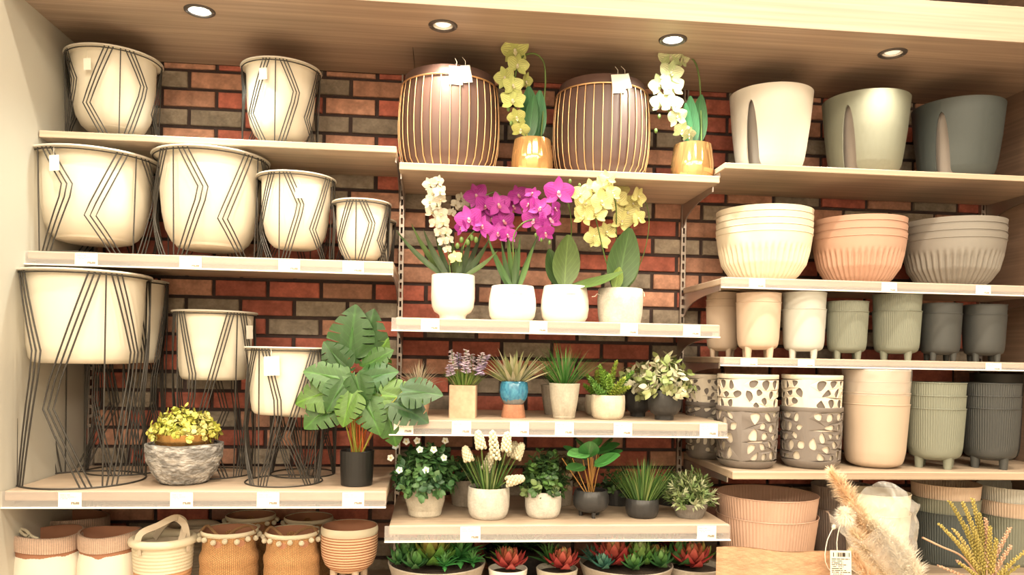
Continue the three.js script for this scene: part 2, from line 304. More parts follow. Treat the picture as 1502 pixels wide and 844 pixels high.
// ---------- slotted uprights on the wall ----------
function upright(x, label) {
  const o = thing('slotted_upright', label, 'upright rail', [x, 0, 0], 0, 'slotted wall uprights'), y0 = DECK, y1 = YC - 0.004, w = 0.0085, z0 = 0.002, z1 = 0.018;
  mesh('channel', [box(-w, -0.0035, y0, y1, z0, z1), box(0.0035, w, y0, y1, z0, z1)], M.steel, o);
  const bridges = []; for (let y = y0 + 0.01; y < y1 - 0.02; y += 0.032) bridges.push(box(-0.0035, 0.0035, y, y + 0.011, z1 - 0.002, z1));
  const b = mesh('slot_bridge', bridges, M.steel, o); b.userData.kind = 'stuff';
}
upright(-0.1265, 'slotted steel upright between the wire planters and the orchids');
upright(0.879, 'slotted steel upright between the orchids and the pot stacks');
upright(XR - 0.02, 'slotted steel upright against the brown side panel');
upright(XL + 0.02, 'slotted steel upright against the cream side wall');

// ---------- shelves ----------
const bracketGeo = (z1, deep = 0.075) => {
  const s = new THREE.Shape(); s.moveTo(0.012, 0); s.lineTo(z1, 0); s.lineTo(z1, -0.016); s.bezierCurveTo(z1 * 0.6, -0.02, 0.07, -0.03, 0.035, -deep); s.lineTo(0.012, -deep - 0.012); s.lineTo(0.012, 0);
  const g = new THREE.ExtrudeGeometry(s, { depth: 0.004, bevelEnabled: false, curveSegments: 8 }); g.rotateY(-Math.PI / 2).translate(0.002, 0, 0); return metricUV(g);
};
function shelf(key, label, thick, rail, opt = {}) {
  const [x0, x1, y, z] = SH[key], o = thing('display_shelf', label, 'shelf', [(x0 + x1) / 2, y, 0]), hw = (x1 - x0) / 2;
  mesh('board', box(-hw, hw, -thick, 0, 0.018, z - (rail ? 0.0055 : 0), rail ? 0.005 : 0.003, 2), M.board, o);
  for (const s of [-1, 1]) { const b = mesh('bracket', bracketGeo(z - 0.05), s < 0 || opt.dark ? M.steel : M.steel, o); b.position.set(s * (hw - 0.004), -thick - 0.0005, 0); }
  if (rail) {   // clear price channel along the front edge
    const d = rail;
    const r = mesh('price_channel', [box(-hw - 0.012, hw, -d, -0.001, z - 0.0045, z - 0.0030)], M.plastic, o, 'clear plastic price channel');
    mesh('channel_lip', box(-hw - 0.012, hw, -d - 0.0015, -d + 0.0025, z - 0.0045, z + 0.0045, 0.0008, 1), mat(lin(0.9, 0.87, 0.83), 0.25), r);
  }
  return o;
}
shelf('L1', 'top shelf carrying two small wire planters', 0.021, 0);
shelf('L2', 'shelf carrying a row of four round wire planters', 0.024, 0.040);
shelf('L3', 'deep shelf carrying tall wire stands and the split leaf plant', 0.028, 0.046);
shelf('C1', 'top shelf carrying the striped brown pots and green orchids', 0.023, 0);
shelf('C2', 'shelf carrying the white potted orchids', 0.024, 0.040);
shelf('C3', 'shelf carrying lavender, agave and small succulent pots', 0.026, 0.044);
shelf('C4', 'deep shelf carrying grape hyacinths and small leafy plants', 0.028, 0.046);
shelf('R1', 'top shelf carrying three slotted pots', 0.019, 0);
shelf('R2', 'shelf carrying three stacks of fluted bowls', 0.022, 0.034);
shelf('R3', 'shelf carrying a row of footed pots', 0.020, 0.027);
shelf('R4', 'shelf carrying lattice pots and tall pot stacks', 0.024, 0);
// base cabinets under everything
function baseCabinet(x0, x1, top, n, label) {
  const o = thing('base_cabinet', label, 'cabinet', [0, 0, 0]);
  mesh('top', box(x0, x1, top - 0.03, top, 0.003, 0.80, 0.003), M.board, o);
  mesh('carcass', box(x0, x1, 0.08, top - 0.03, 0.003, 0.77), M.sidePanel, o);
  mesh('plinth', box(x0, x1, 0.0, 0.08, 0.003, 0.72), M.darkSteel, o);
  const w = (x1 - x0) / n;
  for (let i = 0; i < n; i++) { const d = mesh('door', box(x0 + 0.002 + i * w, x0 - 0.002 + (i + 1) * w, 0.085, top - 0.034, 0.772, 0.79, 0.002, 1), M.canopy, o); mesh('handle', box(x0 + w * (i + 0.5) - 0.06, x0 + w * (i + 0.5) + 0.06, 0.55, 0.56, 0.79, 0.81, 0.003), M.steel, d); }
}
baseCabinet(XL + 0.003, 0.878, DECK, 4, 'low wooden base cabinet under baskets and succulent bowls');
baseCabinet(0.881, XR - 0.003, DECK_E, 2, 'slightly higher wooden base cabinet under the wide ribbed pots');

// ---------- placing by base: x of the axis, height of the rim, radius ----------
function spot(px, pyTop, wPx, key, z) {
  const y = topOf(key), x0 = xAt(px, y + 0.1, z), yTop = yAt(pyTop, x0, z), x = xAt(px, yTop, z);
  return { x, y, z, h: yTop - y, r: wPx / 2 * metre(z) };
}

// ---------- wire planters ----------
Object.assign(M, {
  potCream: mat(lin(0.82, 0.755, 0.63), 0.42),
  potRim: mat(lin(0.62, 0.57, 0.50), 0.4),
  wireBlack: mat(lin(0.055, 0.05, 0.045), 0.5, { metalness: 0.4 }),
  string: mat(lin(0.8, 0.75, 0.65), 0.9),
});
function hangTag(parent, p, w, h, az, tilt = 0) {
  const g = box(-w / 2, w / 2, -h, 0, 0, 0.0012), t = mesh('hang_tag', g, M.paper, parent, 'cream paper hang tag');
  t.position.copy(p); t.rotation.set(0, az, tilt, 'YXZ');
  mesh('string', wire([V(0, -0.004, 0.001), V(0.002, 0.012, 0.004), V(-0.003, 0.026, -0.004)], 0.0006, 4), M.string, t);
  return t;
}
function wirePlanter(px, py, w, key, z, label, o = {}) {
  const s = spot(px, py, w, key, z), g = thing('wire_stand_planter', label, 'planter', [s.x, s.y, s.z], o.turn || 0, o.tall ? 'tall wire stand planters' : 'short wire stand planters');
  const { h } = s, R = s.r * 0.965, rb = R * (o.base ?? 0.95), potH = o.potH ? (h - (yAt(o.potH, s.x, s.z) - s.y)) : h * 0.94, y0 = h - potH;
  const prof = o.tall ? [[0.70, 0], [0.77, 0.012], [0.83, 0.06], [0.87, 0.2], [0.905, 0.55], [0.94, 0.97]] : [[0.44, 0], [0.56, 0.02], [0.68, 0.08], [0.785, 0.2], [0.85, 0.38], [0.885, 0.6], [0.90, 0.97]];
  const outer = prof.map(([a, b]) => [a * R, y0 + b * potH]); outer.push([R * 0.985, y0 + potH * 0.985], [R * 1.035, h - 0.002]);
  const pot = mesh('pot', potLathe(outer, 0.005, 72), M.potCream, g, 'cream enamel pot');
  mesh('rim', ring(R * 1.03, Math.max(0.003, R * 0.022), h, 8, 72), M.potRim, pot);
  const wr = (o.wr ?? 0.0021) * 0.85, cage = (a, t) => { const r = rb + (R - rb) * t + wr; return V(r * Math.sin(a), 0.003 + (h - 0.006) * t, r * Math.cos(a)); };
  mesh('base_ring', ring(rb + wr, wr * 1.1, wr * 1.1, 6, 64), M.wireBlack, g); mesh('top_ring', ring(R + wr, wr, h - 0.008, 6, 64), M.wireBlack, g);
  const n = o.n ?? 4, step = TAU / n, path = (nodes) => { const pts = []; for (let i = 0; i < nodes.length - 1; i++) { const [a0, t0] = nodes[i], [a1, t1] = nodes[i + 1]; for (let k = 0; k < 4; k++) pts.push(cage(a0 + (a1 - a0) * k / 4, t0 + (t1 - t0) * k / 4)); } pts.push(cage(...nodes[nodes.length - 1])); return pts; };
  const d = o.gap ?? 0.085, hi = o.hi ?? 0.62, lo = o.lo ?? 0.36;
  for (let q = 0; q < n; q++) {
    const a = q * step + (o.phase ?? 0);
    mesh('wire', wire(path([[a, 0], [a, 1]]), wr), M.wireBlack, g);
    for (let k = 0; k < 3; k++) {
      const e = k * d;
      if (o.tall) {
        mesh('wire', wire(path([[a + 0.04 * step + e, 0], [a + 0.30 * step + e, hi], [a + 0.05 * step + e, 1]]), wr), M.wireBlack, g);
        mesh('wire', wire(path([[a + 0.90 * step - e, 0], [a + 0.52 * step - e, lo], [a + 0.95 * step - e, 1]]), wr), M.wireBlack, g);
        continue;
      }
      mesh('wire', wire(path([[a + 0.05 * step + e, 0], [a + 0.30 * step + e, hi], [a + 0.06 * step + e, 1]]), wr), M.wireBlack, g);
      mesh('wire', wire(path([[a + 0.76 * step + e, 0], [a + 0.50 * step + e, lo], [a + 0.80 * step + e, 1]]), wr), M.wireBlack, g);
    }
  }
  for (const [az, dy, tw, th] of o.tags || []) { const t = hangTag(g, V(Math.sin(az) * (R + 0.006), h - dy, Math.cos(az) * (R + 0.006)), tw, th, az, 0.05); }
  return g;
}
wirePlanter(168, 90, 124, 'L1', 0.175, 'small cream pot in a wire cage, by the cream wall on the top shelf', { potH: 197, phase: 0.5, tags: [[-0.15, 0.045, 0.022, 0.035]] });
wirePlanter(413, 105, 110, 'L1', 0.185, 'small cream pot in a wire cage on the top shelf, toward the striped pots', { potH: 209, phase: 0.05, n: 4, tags: [[-0.25, 0.035, 0.025, 0.035]] });
wirePlanter(141, 236.5, 168, 'L2', 0.21, 'widest cream pot in a short wire cage, beside the cream wall', { potH: 358, phase: -0.55, tags: [[-0.2, 0.03, 0.03, 0.045]], wr: 0.0024 });
wirePlanter(311, 235, 156, 'L2', 0.21, 'wide cream pot in a short wire cage, second from the cream wall', { potH: 368, phase: -0.4, wr: 0.0024 });
wirePlanter(435, 264, 110, 'L2', 0.245, 'medium cream pot in a short wire cage, third from the cream wall', { potH: 366, phase: -0.25, tags: [[0.25, 0.05, 0.025, 0.03]] });
wirePlanter(531, 300, 83, 'L2', 0.275, 'smallest cream pot in a short wire cage at the shelf end by the orchids', { potH: 382, phase: -0.1, gap: 0.11 });
wirePlanter(541, 325, 78, 'L2', 0.12, 'small cream pot in a wire cage hidden behind the smallest one', { phase: 0.3 });
wirePlanter(126, 404, 168, 'L3', 0.315, 'tallest wire stand holding a wide cream pot beside the cream wall', { tall: true, potH: 533, phase: 0.70, base: 0.97, hi: 0.61, lo: 0.38, wr: 0.0028, tags: [[-1.3, 0.05, 0.025, 0.03]] });
wirePlanter(187, 413, 106, 'L3', 0.13, 'tall wire stand with cream pot standing behind the tallest one', { tall: true, potH: 532, phase: 0.3, hi: 0.60, lo: 0.42, wr: 0.0026, tags: [[0.6, 0.05, 0.03, 0.04]] });
wirePlanter(316, 459, 114, 'L3', 0.185, 'mid height wire stand with cream pot behind the stone bowl', { tall: true, potH: 557, phase: 0.8, hi: 0.58, lo: 0.36, wr: 0.0024, tags: [[1.15, 0.04, 0.03, 0.042]] });
wirePlanter(420, 511, 114, 'L3', 0.33, 'lower wire stand with bright cream pot next to the split leaf plant', { tall: true, potH: 607, phase: -0.5, hi: 0.56, lo: 0.36, wr: 0.0024, tags: [[-0.15, 0.025, 0.045, 0.055]] });
wirePlanter(447, 523, 96, 'L3', 0.18, 'low wire stand behind the bright pot and the split leaf plant', { tall: true, potH: 610, phase: 0.1, hi: 0.58, lo: 0.4, wr: 0.0024 });

// ---------- foliage builders ----------
const green = (r, g, b, o = {}) => mat(lin(r, g, b), o.rough ?? 0.5, { map: o.map ?? T.bladeTone, ...(o.x || {}) });
// dome of sprigs: each sprig is one part made of a short stem and small leaves
function bush(parent, { r, h, y, sprigs = 18, leaves = 9, leaf, mats, stem, name = 'sprig', spread = 1.0, low = 0.1, size = [0.8, 1.2], seed: sd = 1, out = 0.5, flat = 0 }) {
  reseed(sd);
  for (let i = 0; i < sprigs; i++) {
    const t = (i + 0.5) / sprigs, tilt = Math.acos(1 - t * (1 - low)) * spread, az = i * 2.39996 + rr(-0.3, 0.3);
    const dir = V(Math.sin(tilt) * Math.sin(az) * r, Math.cos(tilt) * h, Math.sin(tilt) * Math.cos(az) * r).multiplyScalar(rr(0.82, 1.05));
    const tipP = V(dir.x, y + dir.y, dir.z), b = V(dir.x * 0.12, y - 0.008, dir.z * 0.12), mid = b.clone().lerp(tipP, 0.5).add(V(0, h * 0.06, 0)), c = new THREE.QuadraticBezierCurve3(b, mid, tipP), gs = [];
    for (let k = 0; k < leaves; k++) {
      const u = 0.42 + 0.6 * (k + 0.5) / leaves, p = c.getPoint(Math.min(u, 1)), n = c.getTangent(Math.min(u, 1)), la = rr(0, TAU), lt = (1 - out) * 0.3 + out * rr(0.5, 1.5);
      const q = new THREE.Quaternion().setFromUnitVectors(V(0, 1, 0), n), m = new THREE.Matrix4().compose(p, q, V(1, 1, 1)).multiply(pose(la, lt, rr(...size)));
      gs.push(leaf.clone().applyMatrix4(m));
    }
    const m = mats[Math.floor(rnd() * mats.length)], o = mesh(name, gs, m, parent);
    if (stem) mesh('stem', wire([b, c.getPoint(0.33), c.getPoint(0.66), tipP], 0.0011, 5), stem, o);
  }
}
const ROUND = (t) => Math.sqrt(Math.max(0, 1 - Math.pow(2 * t - 1, 2))) * 0.95 + 0.05 * (1 - t);
const POINT = (t) => Math.pow(Math.sin(Math.PI * Math.min(1, t * 0.97 + 0.03)), 0.75) * (1 - 0.35 * t);
const BLADE = (t) => (0.55 + 0.45 * Math.sin(Math.PI * Math.min(1, t * 1.1))) * Math.pow(1 - t, 0.55) + 0.02;

// stone bowl with the gold pot of yellow blossom
{
  const s = spot(271, 650, 104, 'L3', 0.345), g = thing('stone_bowl', 'rough grey stone bowl holding a gold pot of yellow blossom', 'bowl', [s.x, s.y, s.z]);
  const prof = table([[0, 0.55], [0.05, 0.64], [0.3, 0.82], [0.6, 0.95], [0.85, 1.0], [1, 0.99]]);
  const bump = (a, t) => 0.034 * (fbm(a / TAU, t, 26, 7, 77, 4) - 0.47) + 0.020 * (fbm(a / TAU, t, 70, 18, 79, 2) - 0.4);
  const out = (a, t) => [(prof(t) + bump(a, t) * 2.2) * s.r, t * s.h + (t > 0.9 ? s.h * 0.05 * (fbm(a / TAU, 0.3, 8, 3, 5) - 0.5) : 0)];
  const stone = mat(lin(1, 1, 1), 0.95, { map: tex(256, 128, (u, v) => { const a = fbm(u, v, 22, 8, 301, 4), b = fbm(u, v, 60, 24, 303, 2); const k = 0.50 + 0.20 * smooth(0.35, 0.62, a) + 0.20 * (b - 0.4); return [k * 1.02, k, k * 0.98]; }), bumpMap: withRep(T.rough, 5, 2), bumpScale: 0.008 });
  mesh('shell', [revolve(out, 60, 240), revolve((a, t) => { const e = out(a, 1); return [e[0] - 0.01 * t, e[1] + 0.002 * Math.sin(Math.PI * t)]; }, 3, 150), lathe([[s.r * 0.9, s.h * 0.98], [s.r * 0.8, s.h * 0.5], [0, s.h * 0.45]]), lathe([[0, 0.0], [s.r * 0.6, 0.0]])], stone, g);
  const gold = mat(lin(0.62, 0.36, 0.13), 0.22, { metalness: 0.9 });
  const f = thing('blossom_pot', 'gold pot of yellow green blossom set inside the stone bowl', 'potted plant', [s.x, s.y + s.h * 0.46, s.z]);
  const pr = s.r * 0.82, ph = s.h * 0.54 + 0.030;
  mesh('pot', potLathe([[pr * 0.6, 0], [pr * 0.72, 0.01], [pr * 0.88, ph * 0.5], [pr * 0.93, ph]], 0.003), gold, f);
  mesh('soil', lathe([[0, ph - 0.012], [pr * 0.9, ph - 0.012]], 40), M.soil, f);
  const petal = leafGeo({ len: 0.014, wid: 0.0065, shape: ROUND, bend: 0.5, fold: 0.3, nt: 4 });
  bush(f, { r: pr * 1.12, h: 0.088, y: ph - 0.01, sprigs: 80, leaves: 14, leaf: petal, low: -0.05, mats: [green(0.78, 0.74, 0.16), green(0.72, 0.70, 0.12), green(0.84, 0.78, 0.26), green(0.60, 0.62, 0.10)], stem: green(0.3, 0.34, 0.05), name: 'blossom', seed: 31, size: [0.8, 1.3], out: 0.9 });
}

// split leaf plant in the black pot
function monsteraGeo(len, seedN) {
  reseed(seedN); const gs = [];
  for (const side of [-1, 1]) {
    const edge = [], W = len * 0.47, wf = (t) => Math.pow(Math.sin(Math.PI * Math.pow(clamp(t, 0, 1), 0.62)), 0.72);
    const cuts = [0.30, 0.46, 0.62, 0.78].map((c) => c + rr(-0.03, 0.03));
    edge.push([0, 0]); edge.push([0.30 * W, -0.10 * len]); edge.push([0.62 * W, -0.07 * len]);
    for (let i = 1; i < 110; i++) {
      const t = i / 110; let w = W * wf(t); const y = t * len, lift = w * 0.22;
      const c = cuts.find((q) => Math.abs(q - t) < 0.014); if (c) w *= 0.40 + 20 * Math.abs(c - t);
      edge.push([Math.min(w, W * wf(t)), y - lift * 0.2 + (c ? 0 : lift * 0.12)]);
    }
    edge.push([0, len]);
    const spine = []; for (let i = 9; i > 0; i--) spine.push([0, len * i / 10]);
    const pts = [...edge, ...spine].map(([x, y]) => new THREE.Vector2(x, y)), tri = THREE.ShapeUtils.triangulateShape(pts, []);
    const pos = [], uv = []; for (const p of pts) { const x = p.x, y = p.y, u = x / W; pos.push(side * x, y, 0.30 * x - 0.42 * x * u - 0.5 * y * y / len * 0.55 + 0.01 * Math.sin(y / len * 24) * u * len * 0.2); uv.push(0.5 + side * u * 0.5, y / len); }
    const g = new THREE.BufferGeometry(); g.setAttribute('position', new THREE.Float32BufferAttribute(pos, 3)); g.setAttribute('uv', new THREE.Float32BufferAttribute(uv, 2)); g.setIndex(tri.flatMap((t) => (side > 0 ? t : [t[0], t[2], t[1]]))); g.computeVertexNormals(); gs.push(g);
  }
  return join(gs);
}
{
  const s = spot(524, 661, 49, 'L3', 0.385), g = thing('split_leaf_plant', 'leafy green split leaf plant with reddish stems in a black pot', 'potted plant', [s.x, s.y, s.z]);
  mesh('pot', potLathe([[s.r * 0.88, 0], [s.r * 0.92, 0.002], [s.r * 0.97, s.h * 0.6], [s.r * 1.0, s.h]], 0.003), mat(lin(0.012, 0.012, 0.012), 0.38), g, 'plain black plastic pot');
  mesh('soil', lathe([[0, s.h - 0.012], [s.r * 0.95, s.h - 0.012]], 32), M.soil, g);
  const gm = [[0.034, 0.118, 0.018], [0.050, 0.150, 0.018], [0.090, 0.205, 0.018], [0.028, 0.095, 0.018]].map((c) => green(...c, { map: T.leafTone, rough: 0.48, x: {} }));
  const geos = [11, 12, 13].map((q) => monsteraGeo(0.1, q));
  const stemM = [mat(lin(0.50, 0.13, 0.03), 0.5), mat(lin(0.30, 0.30, 0.05), 0.5)];
  // leaf: base px, base py, tip px, tip py, depth, facing lean, material
  const L = [[512, 525, 519, 452, 0.36, 0.15, 0], [536, 525, 541, 460, 0.34, 0.5, 3], [508, 545, 478, 505, 0.40, 0.2, 3], [512, 560, 452, 540, 0.42, 0.35, 1], [500, 570, 434, 585, 0.44, 0.1, 2], [498, 585, 446, 622, 0.44, 0.35, 1], [522, 550, 530, 598, 0.47, 0.0, 0], [534, 540, 568, 512, 0.37, 0.3, 1], [528, 560, 574, 540, 0.40, 0.5, 0], [540, 572, 588, 562, 0.42, 0.25, 2], [560, 580, 618, 586, 0.45, 0.1, 2], [590, 575, 642, 572, 0.47, 0.5, 3], [566, 595, 582, 650, 0.46, 0.2, 1], [505, 560, 480, 600, 0.46, 0.2, 0], [535, 585, 556, 632, 0.46, 0.45, 1], [545, 545, 560, 500, 0.34, 0.6, 2], [575, 590, 626, 612, 0.46, 0.3, 3], [518, 575, 500, 620, 0.47, 0.4, 2]];
  const inv = (p) => p.sub(V(s.x, s.y, s.z));
  L.forEach(([bx, by, tx, ty, z, lean, mi], i) => {
    const b = inv(at(bx, by, z)), t = inv(at(tx, ty, z + 0.02 + lean * 0.05)), len = t.distanceTo(b) * 1.04, up = t.clone().sub(b).normalize();
    const fwd = V(rr(-0.25, 0.25), 0.35 + lean * 0.6, 1).normalize(), side = new THREE.Vector3().crossVectors(up, fwd).normalize(), nz = new THREE.Vector3().crossVectors(side, up);
    const m = new THREE.Matrix4().makeBasis(side, up, nz).setPosition(b).multiply(new THREE.Matrix4().makeScale(len / 0.1, len / 0.1, len / 0.1));
    const o = mesh('leaf', geos[i % 3], gm[mi], g); o.applyMatrix4(m);
    const root = V(rr(-0.018, 0.018), s.h - 0.014, rr(-0.015, 0.018)), mid = root.clone().lerp(b, 0.5).add(V(rr(-0.01, 0.01), 0.02, rr(0, 0.02)));
    mesh('stem', taper([root, mid, b], 0.0028, 0.0016, 10, 6), stemM[i % 3 === 0 ? 0 : by > 556 ? i % 2 : 1], g);
  });
  for (let i = 0; i < 8; i++) { const a = i * 0.8; mesh('stem', taper([V(0.006 * Math.sin(a), s.h - 0.014, 0.006 * Math.cos(a)), V(0.018 * Math.sin(a), s.h + 0.04, 0.018 * Math.cos(a)), V(0.034 * Math.sin(a), s.h + 0.10, 0.03 * Math.cos(a))], 0.0026, 0.0014, 8, 6), stemM[i % 2], g); }
}

// ---------- baskets on the base cabinet ----------
T.knit = tex(128, 128, (u, v) => { const a = ((u * 16) % 1), b = ((v * 16 + (Math.floor(u * 16) % 2) * 0.5) % 1); return grey(0.35 + 0.65 * Math.sin(Math.PI * a) * Math.sin(Math.PI * b)); }, [6, 3], false);
T.knitTone = tex(128, 128, (u, v) => { const a = ((u * 16) % 1), b = ((v * 16 + (Math.floor(u * 16) % 2) * 0.5) % 1); return grey(0.62 + 0.38 * Math.sin(Math.PI * a) * Math.sin(Math.PI * b) + 0.1 * (fbm(u, v, 12, 12, 91) - 0.5)); }, [6, 3]);
Object.assign(M, {
  cloth: mat(lin(0.86, 0.80, 0.70), 0.9, { bumpMap: T.fibre, bumpScale: 0.0006 }),
  peachWeave: mat(lin(1.0, 0.72, 0.56), 0.9, { map: T.knitTone, bumpMap: T.knit, bumpScale: 0.0015 }),
  tanKnit: mat(lin(0.74, 0.40, 0.17), 0.95, { map: T.knitTone, bumpMap: T.knit, bumpScale: 0.003 }),
  paleCord: mat(lin(0.80, 0.72, 0.54), 0.95, { bumpMap: T.fibre, bumpScale: 0.001 }),
  tanCord: mat(lin(0.60, 0.34, 0.18), 0.95, { bumpMap: T.fibre, bumpScale: 0.001 }),
  strap: mat(lin(0.50, 0.42, 0.32), 0.85),
  inside: mat(lin(0.36, 0.17, 0.10), 0.95),
});
function clothBasket(px, py, w, z, label, rope, sd, dull) {
  const s = spot(px, py, w, 'D', z), g = thing('cloth_basket', label, 'basket', [s.x, s.y, s.z]); reseed(sd);
  const { r, h } = s, band = h * 0.20, cr = (a, t) => 1 + 0.025 * (fbm(a / TAU, t, 7, 4, sd) - 0.47) * (dull ? 0 : 2);
  mesh('cloth_body', [revolve((a, t) => [r * (0.93 + 0.09 * Math.sin(Math.PI * t)) * cr(a, t), t * (h - band * 0.9)], 18, 90), lathe([[0, 0.001], [r * 0.92, 0.001]], 40)], dull ? M.peachWeave : M.cloth, g);
  const sag = (a) => 0.004 * Math.sin(2 * a + sd);
  mesh('woven_band', revolve((a, t) => [r * (1.0 + 0.02 * Math.sin(Math.PI * Math.min(1, t * 1.6))) - (t > 0.75 ? 0.006 * (t - 0.75) * 4 : 0), h - band + band * Math.sin(Math.min(t, 0.75) / 0.75 * Math.PI / 2) + sag(a)], 12, 90), M.peachWeave, g, 'peach woven rim band');
  mesh('lining', [revolve((a, t) => [r * 0.965 - 0.004 * t, h + sag(a) - t * (h - 0.01)], 6, 60), lathe([[0, 0.012], [r * 0.96, 0.012]], 40)], M.inside, g, 'terracotta lining');
  if (rope) {
    const P = [V(-r * 0.98, h - band * 0.7, r * 0.15), V(-r * 1.12, h - band * 0.15, r * 0.22), V(-r * 1.0, h + 0.010, r * 0.28), V(-r * 0.72, h + 0.014, r * 0.4), V(-r * 0.45, h + 0.006, r * 0.62), V(-r * 0.2, h + 0.003, r * 0.80)];
    mesh('rope_handle', tube(P, 0.0042, 40, 8), M.paleCord, g, 'cream rope handle');
    mesh('rope_handle', tube(P.map((p, i) => p.clone().add(V(0.012 + 0.004 * i, 0.006 * Math.sin(i), 0.008))), 0.0042, 40, 8), M.paleCord, g);
  }
}
clothBasket(71, 780, 88, 0.36, 'white cloth basket with peach rim and knotted rope handle', true, 3);
clothBasket(162, 779, 80, 0.36, 'white cloth basket with peach rim and no rope, second from the wall', false, 5);
clothBasket(115, 757, 78, 0.16, 'peach woven basket behind the white cloth baskets', false, 7, true);

function cordBasket(px, py, w, z, label, dull) {
  const s = spot(px, py, w, 'D', z), g = thing('cord_basket', label, 'basket', [s.x, s.y, s.z]), { r, h } = s;
  const prof = table([[0, 0.70], [0.25, 0.80], [0.6, 0.95], [0.9, 1.0], [1, 1.0]]), rows = 20;
  const coil = (t0, t1) => revolve((a, t) => { const u = t0 + (t1 - t0) * t, ph = u * rows; return [r * prof(u) - 0.002 + 0.0026 * Math.abs(Math.sin(Math.PI * ph)) + 0.0008 * Math.sin(a * 60 + Math.floor(ph) * 2), u * h * 0.9]; }, Math.round(rows * (t1 - t0) * 6), 120);
  mesh('lower_weave', [coil(0, 0.62), lathe([[0, 0.001], [r * 0.7, 0.001]], 40)], dull ? M.strap : M.tanCord, g, 'tan lower weave');
  mesh('upper_weave', coil(0.62, 1), dull ? M.strap : M.paleCord, g, 'cream upper weave');
  mesh('rim', ring(r * 1.0, h * 0.055, h * 0.93, 10, 72), dull ? M.strap : M.paleCord, g);
  mesh('lining', lathe([[r * 0.95, h * 0.93], [r * 0.9, h * 0.5], [r * 0.7, 0.01], [0, 0.01]], 48), M.strap, g);
  const strap = (pts, n) => { const c = new THREE.CatmullRomCurve3(pts), m = 26, pos = [], idx = []; for (let i = 0; i <= m; i++) { const p = c.getPoint(i / m), tn = c.getTangent(i / m), sd = n.clone().cross(tn).normalize().multiplyScalar(0.0092); for (const [q, e] of [[1, 1], [-1, 1], [-1, -1], [1, -1]]) { const nn = tn.clone().cross(sd).normalize().multiplyScalar(0.0014 * e); pos.push(p.x + sd.x * q + nn.x, p.y + sd.y * q + nn.y, p.z + sd.z * q + nn.z); } } for (let i = 0; i < m; i++) for (let k = 0; k < 4; k++) { const a = i * 4 + k, b = i * 4 + (k + 1) % 4; idx.push(a, b, b + 4, a, b + 4, a + 4); } const q = new THREE.BufferGeometry(); q.setAttribute('position', new THREE.Float32BufferAttribute(pos, 3)); q.setIndex(idx); q.computeVertexNormals(); q.setAttribute('uv', new THREE.Float32BufferAttribute(new Float32Array(pos.length / 3 * 2), 2)); return toCreasedNormals(q, 0.6); };
  if (!dull) {
    mesh('strap_handle', strap([V(-r * 0.62, h * 0.86, r * 0.78), V(-r * 0.55, h + 0.012, r * 0.66), V(-r * 0.1, h + 0.030, r * 0.3), V(r * 0.42, h + 0.048, 0), V(r * 0.62, h + 0.030, -0.02), V(r * 0.72, h * 0.9, r * 0.45)], V(0, 0.4, 1)), M.strap, g, 'grey fabric strap handle');
    mesh('strap_handle', strap([V(-r * 0.5, h * 0.9, -r * 0.55), V(-r * 0.1, h + 0.020, -r * 0.3), V(r * 0.3, h + 0.045, -r * 0.1), V(r * 0.68, h + 0.030, 0), V(r * 0.86, h * 0.9, r * 0.1)], V(0, 0.4, 1)), M.strap, g);
    for (const [a, e] of [[-0.45, 1], [1.15, 0.8]]) { const q = mesh('strap_tab', box(-0.006, 0.006, -0.024, 0.010, 0, 0.003, 0.001, 1), M.strap, g); q.position.set(r * 1.05 * Math.sin(a), h * 0.92, r * 1.05 * Math.cos(a)); q.rotation.y = a; }
  }
}
cordBasket(240, 784, 80, 0.40, 'cream and tan woven cord basket with grey strap handles', false);
cordBasket(283, 768, 66, 0.22, 'grey cord basket behind the cream cord basket', true);

function pomBasket(px, py, w, z, label, back) {
  const s = spot(px, py, w, 'D', z), g = thing('pompom_basket', label, 'basket', [s.x, s.y, s.z], 0, back ? 'pompom baskets at the back' : null), { r, h } = s;
  const prof = table([[0, 0.84], [0.05, 0.90], [0.25, 0.95], [0.5, 0.95], [0.56, 0.93], [0.62, 0.97], [0.68, 0.96], [0.74, 0.88], [0.88, 0.86], [1, 0.90]]);
  const body = M.tanKnit;
  mesh('knit_body', [revolve((a, t) => [r * prof(t) * (1 + 0.012 * Math.sin(7 * a) * (t > 0.6 ? 1 : 0)), t * h], 40, 100), lathe([[0, 0.001], [r * 0.84, 0.001]], 40)], body, g);
  mesh('lining', lathe([[r * 0.87, h], [r * 0.84, h * 0.6], [r * 0.8, 0.012], [0, 0.012]], 48), M.inside, g);
  mesh('rim_band', revolve((a, t) => [r * (0.90 + 0.035 * Math.sin(Math.PI * t)), h - 0.010 + 0.013 * t], 5, 80), M.paleCord, g, 'cream rim band');
  const n = 16; for (let i = 0; i < n; i++) {
    const a = i * TAU / n + 0.1, b = new THREE.IcosahedronGeometry(r * 0.092, 3), p = b.attributes.position; for (let k = 0; k < p.count; k++) { const q = V(p.getX(k), p.getY(k), p.getZ(k)), e = 1 + 0.12 * (hash(Math.round(q.x * 9000), Math.round(q.y * 9000), Math.round(q.z * 9000)) - 0.5); p.setXYZ(k, q.x * e, q.y * e, q.z * e); } b.computeVertexNormals();
    const o = mesh('pompom', b, M.paleCord, g); o.position.set(r * 0.97 * Math.sin(a), h - 0.016 - 0.004 * (i % 2), r * 0.97 * Math.cos(a));
  }
  if (!back) for (const sg of [-1, 1]) mesh('rope_handle', tube([V(sg * r * 0.9, h - 0.004, r * 0.25), V(sg * r * 0.72, h + 0.014, r * 0.2), V(sg * r * 0.35, h + 0.010, r * (sg > 0 ? 0.5 : 0.7)), V(sg * r * 0.16, h - 0.002, r * 0.82)], 0.004, 24, 8), M.tanKnit, g);
}
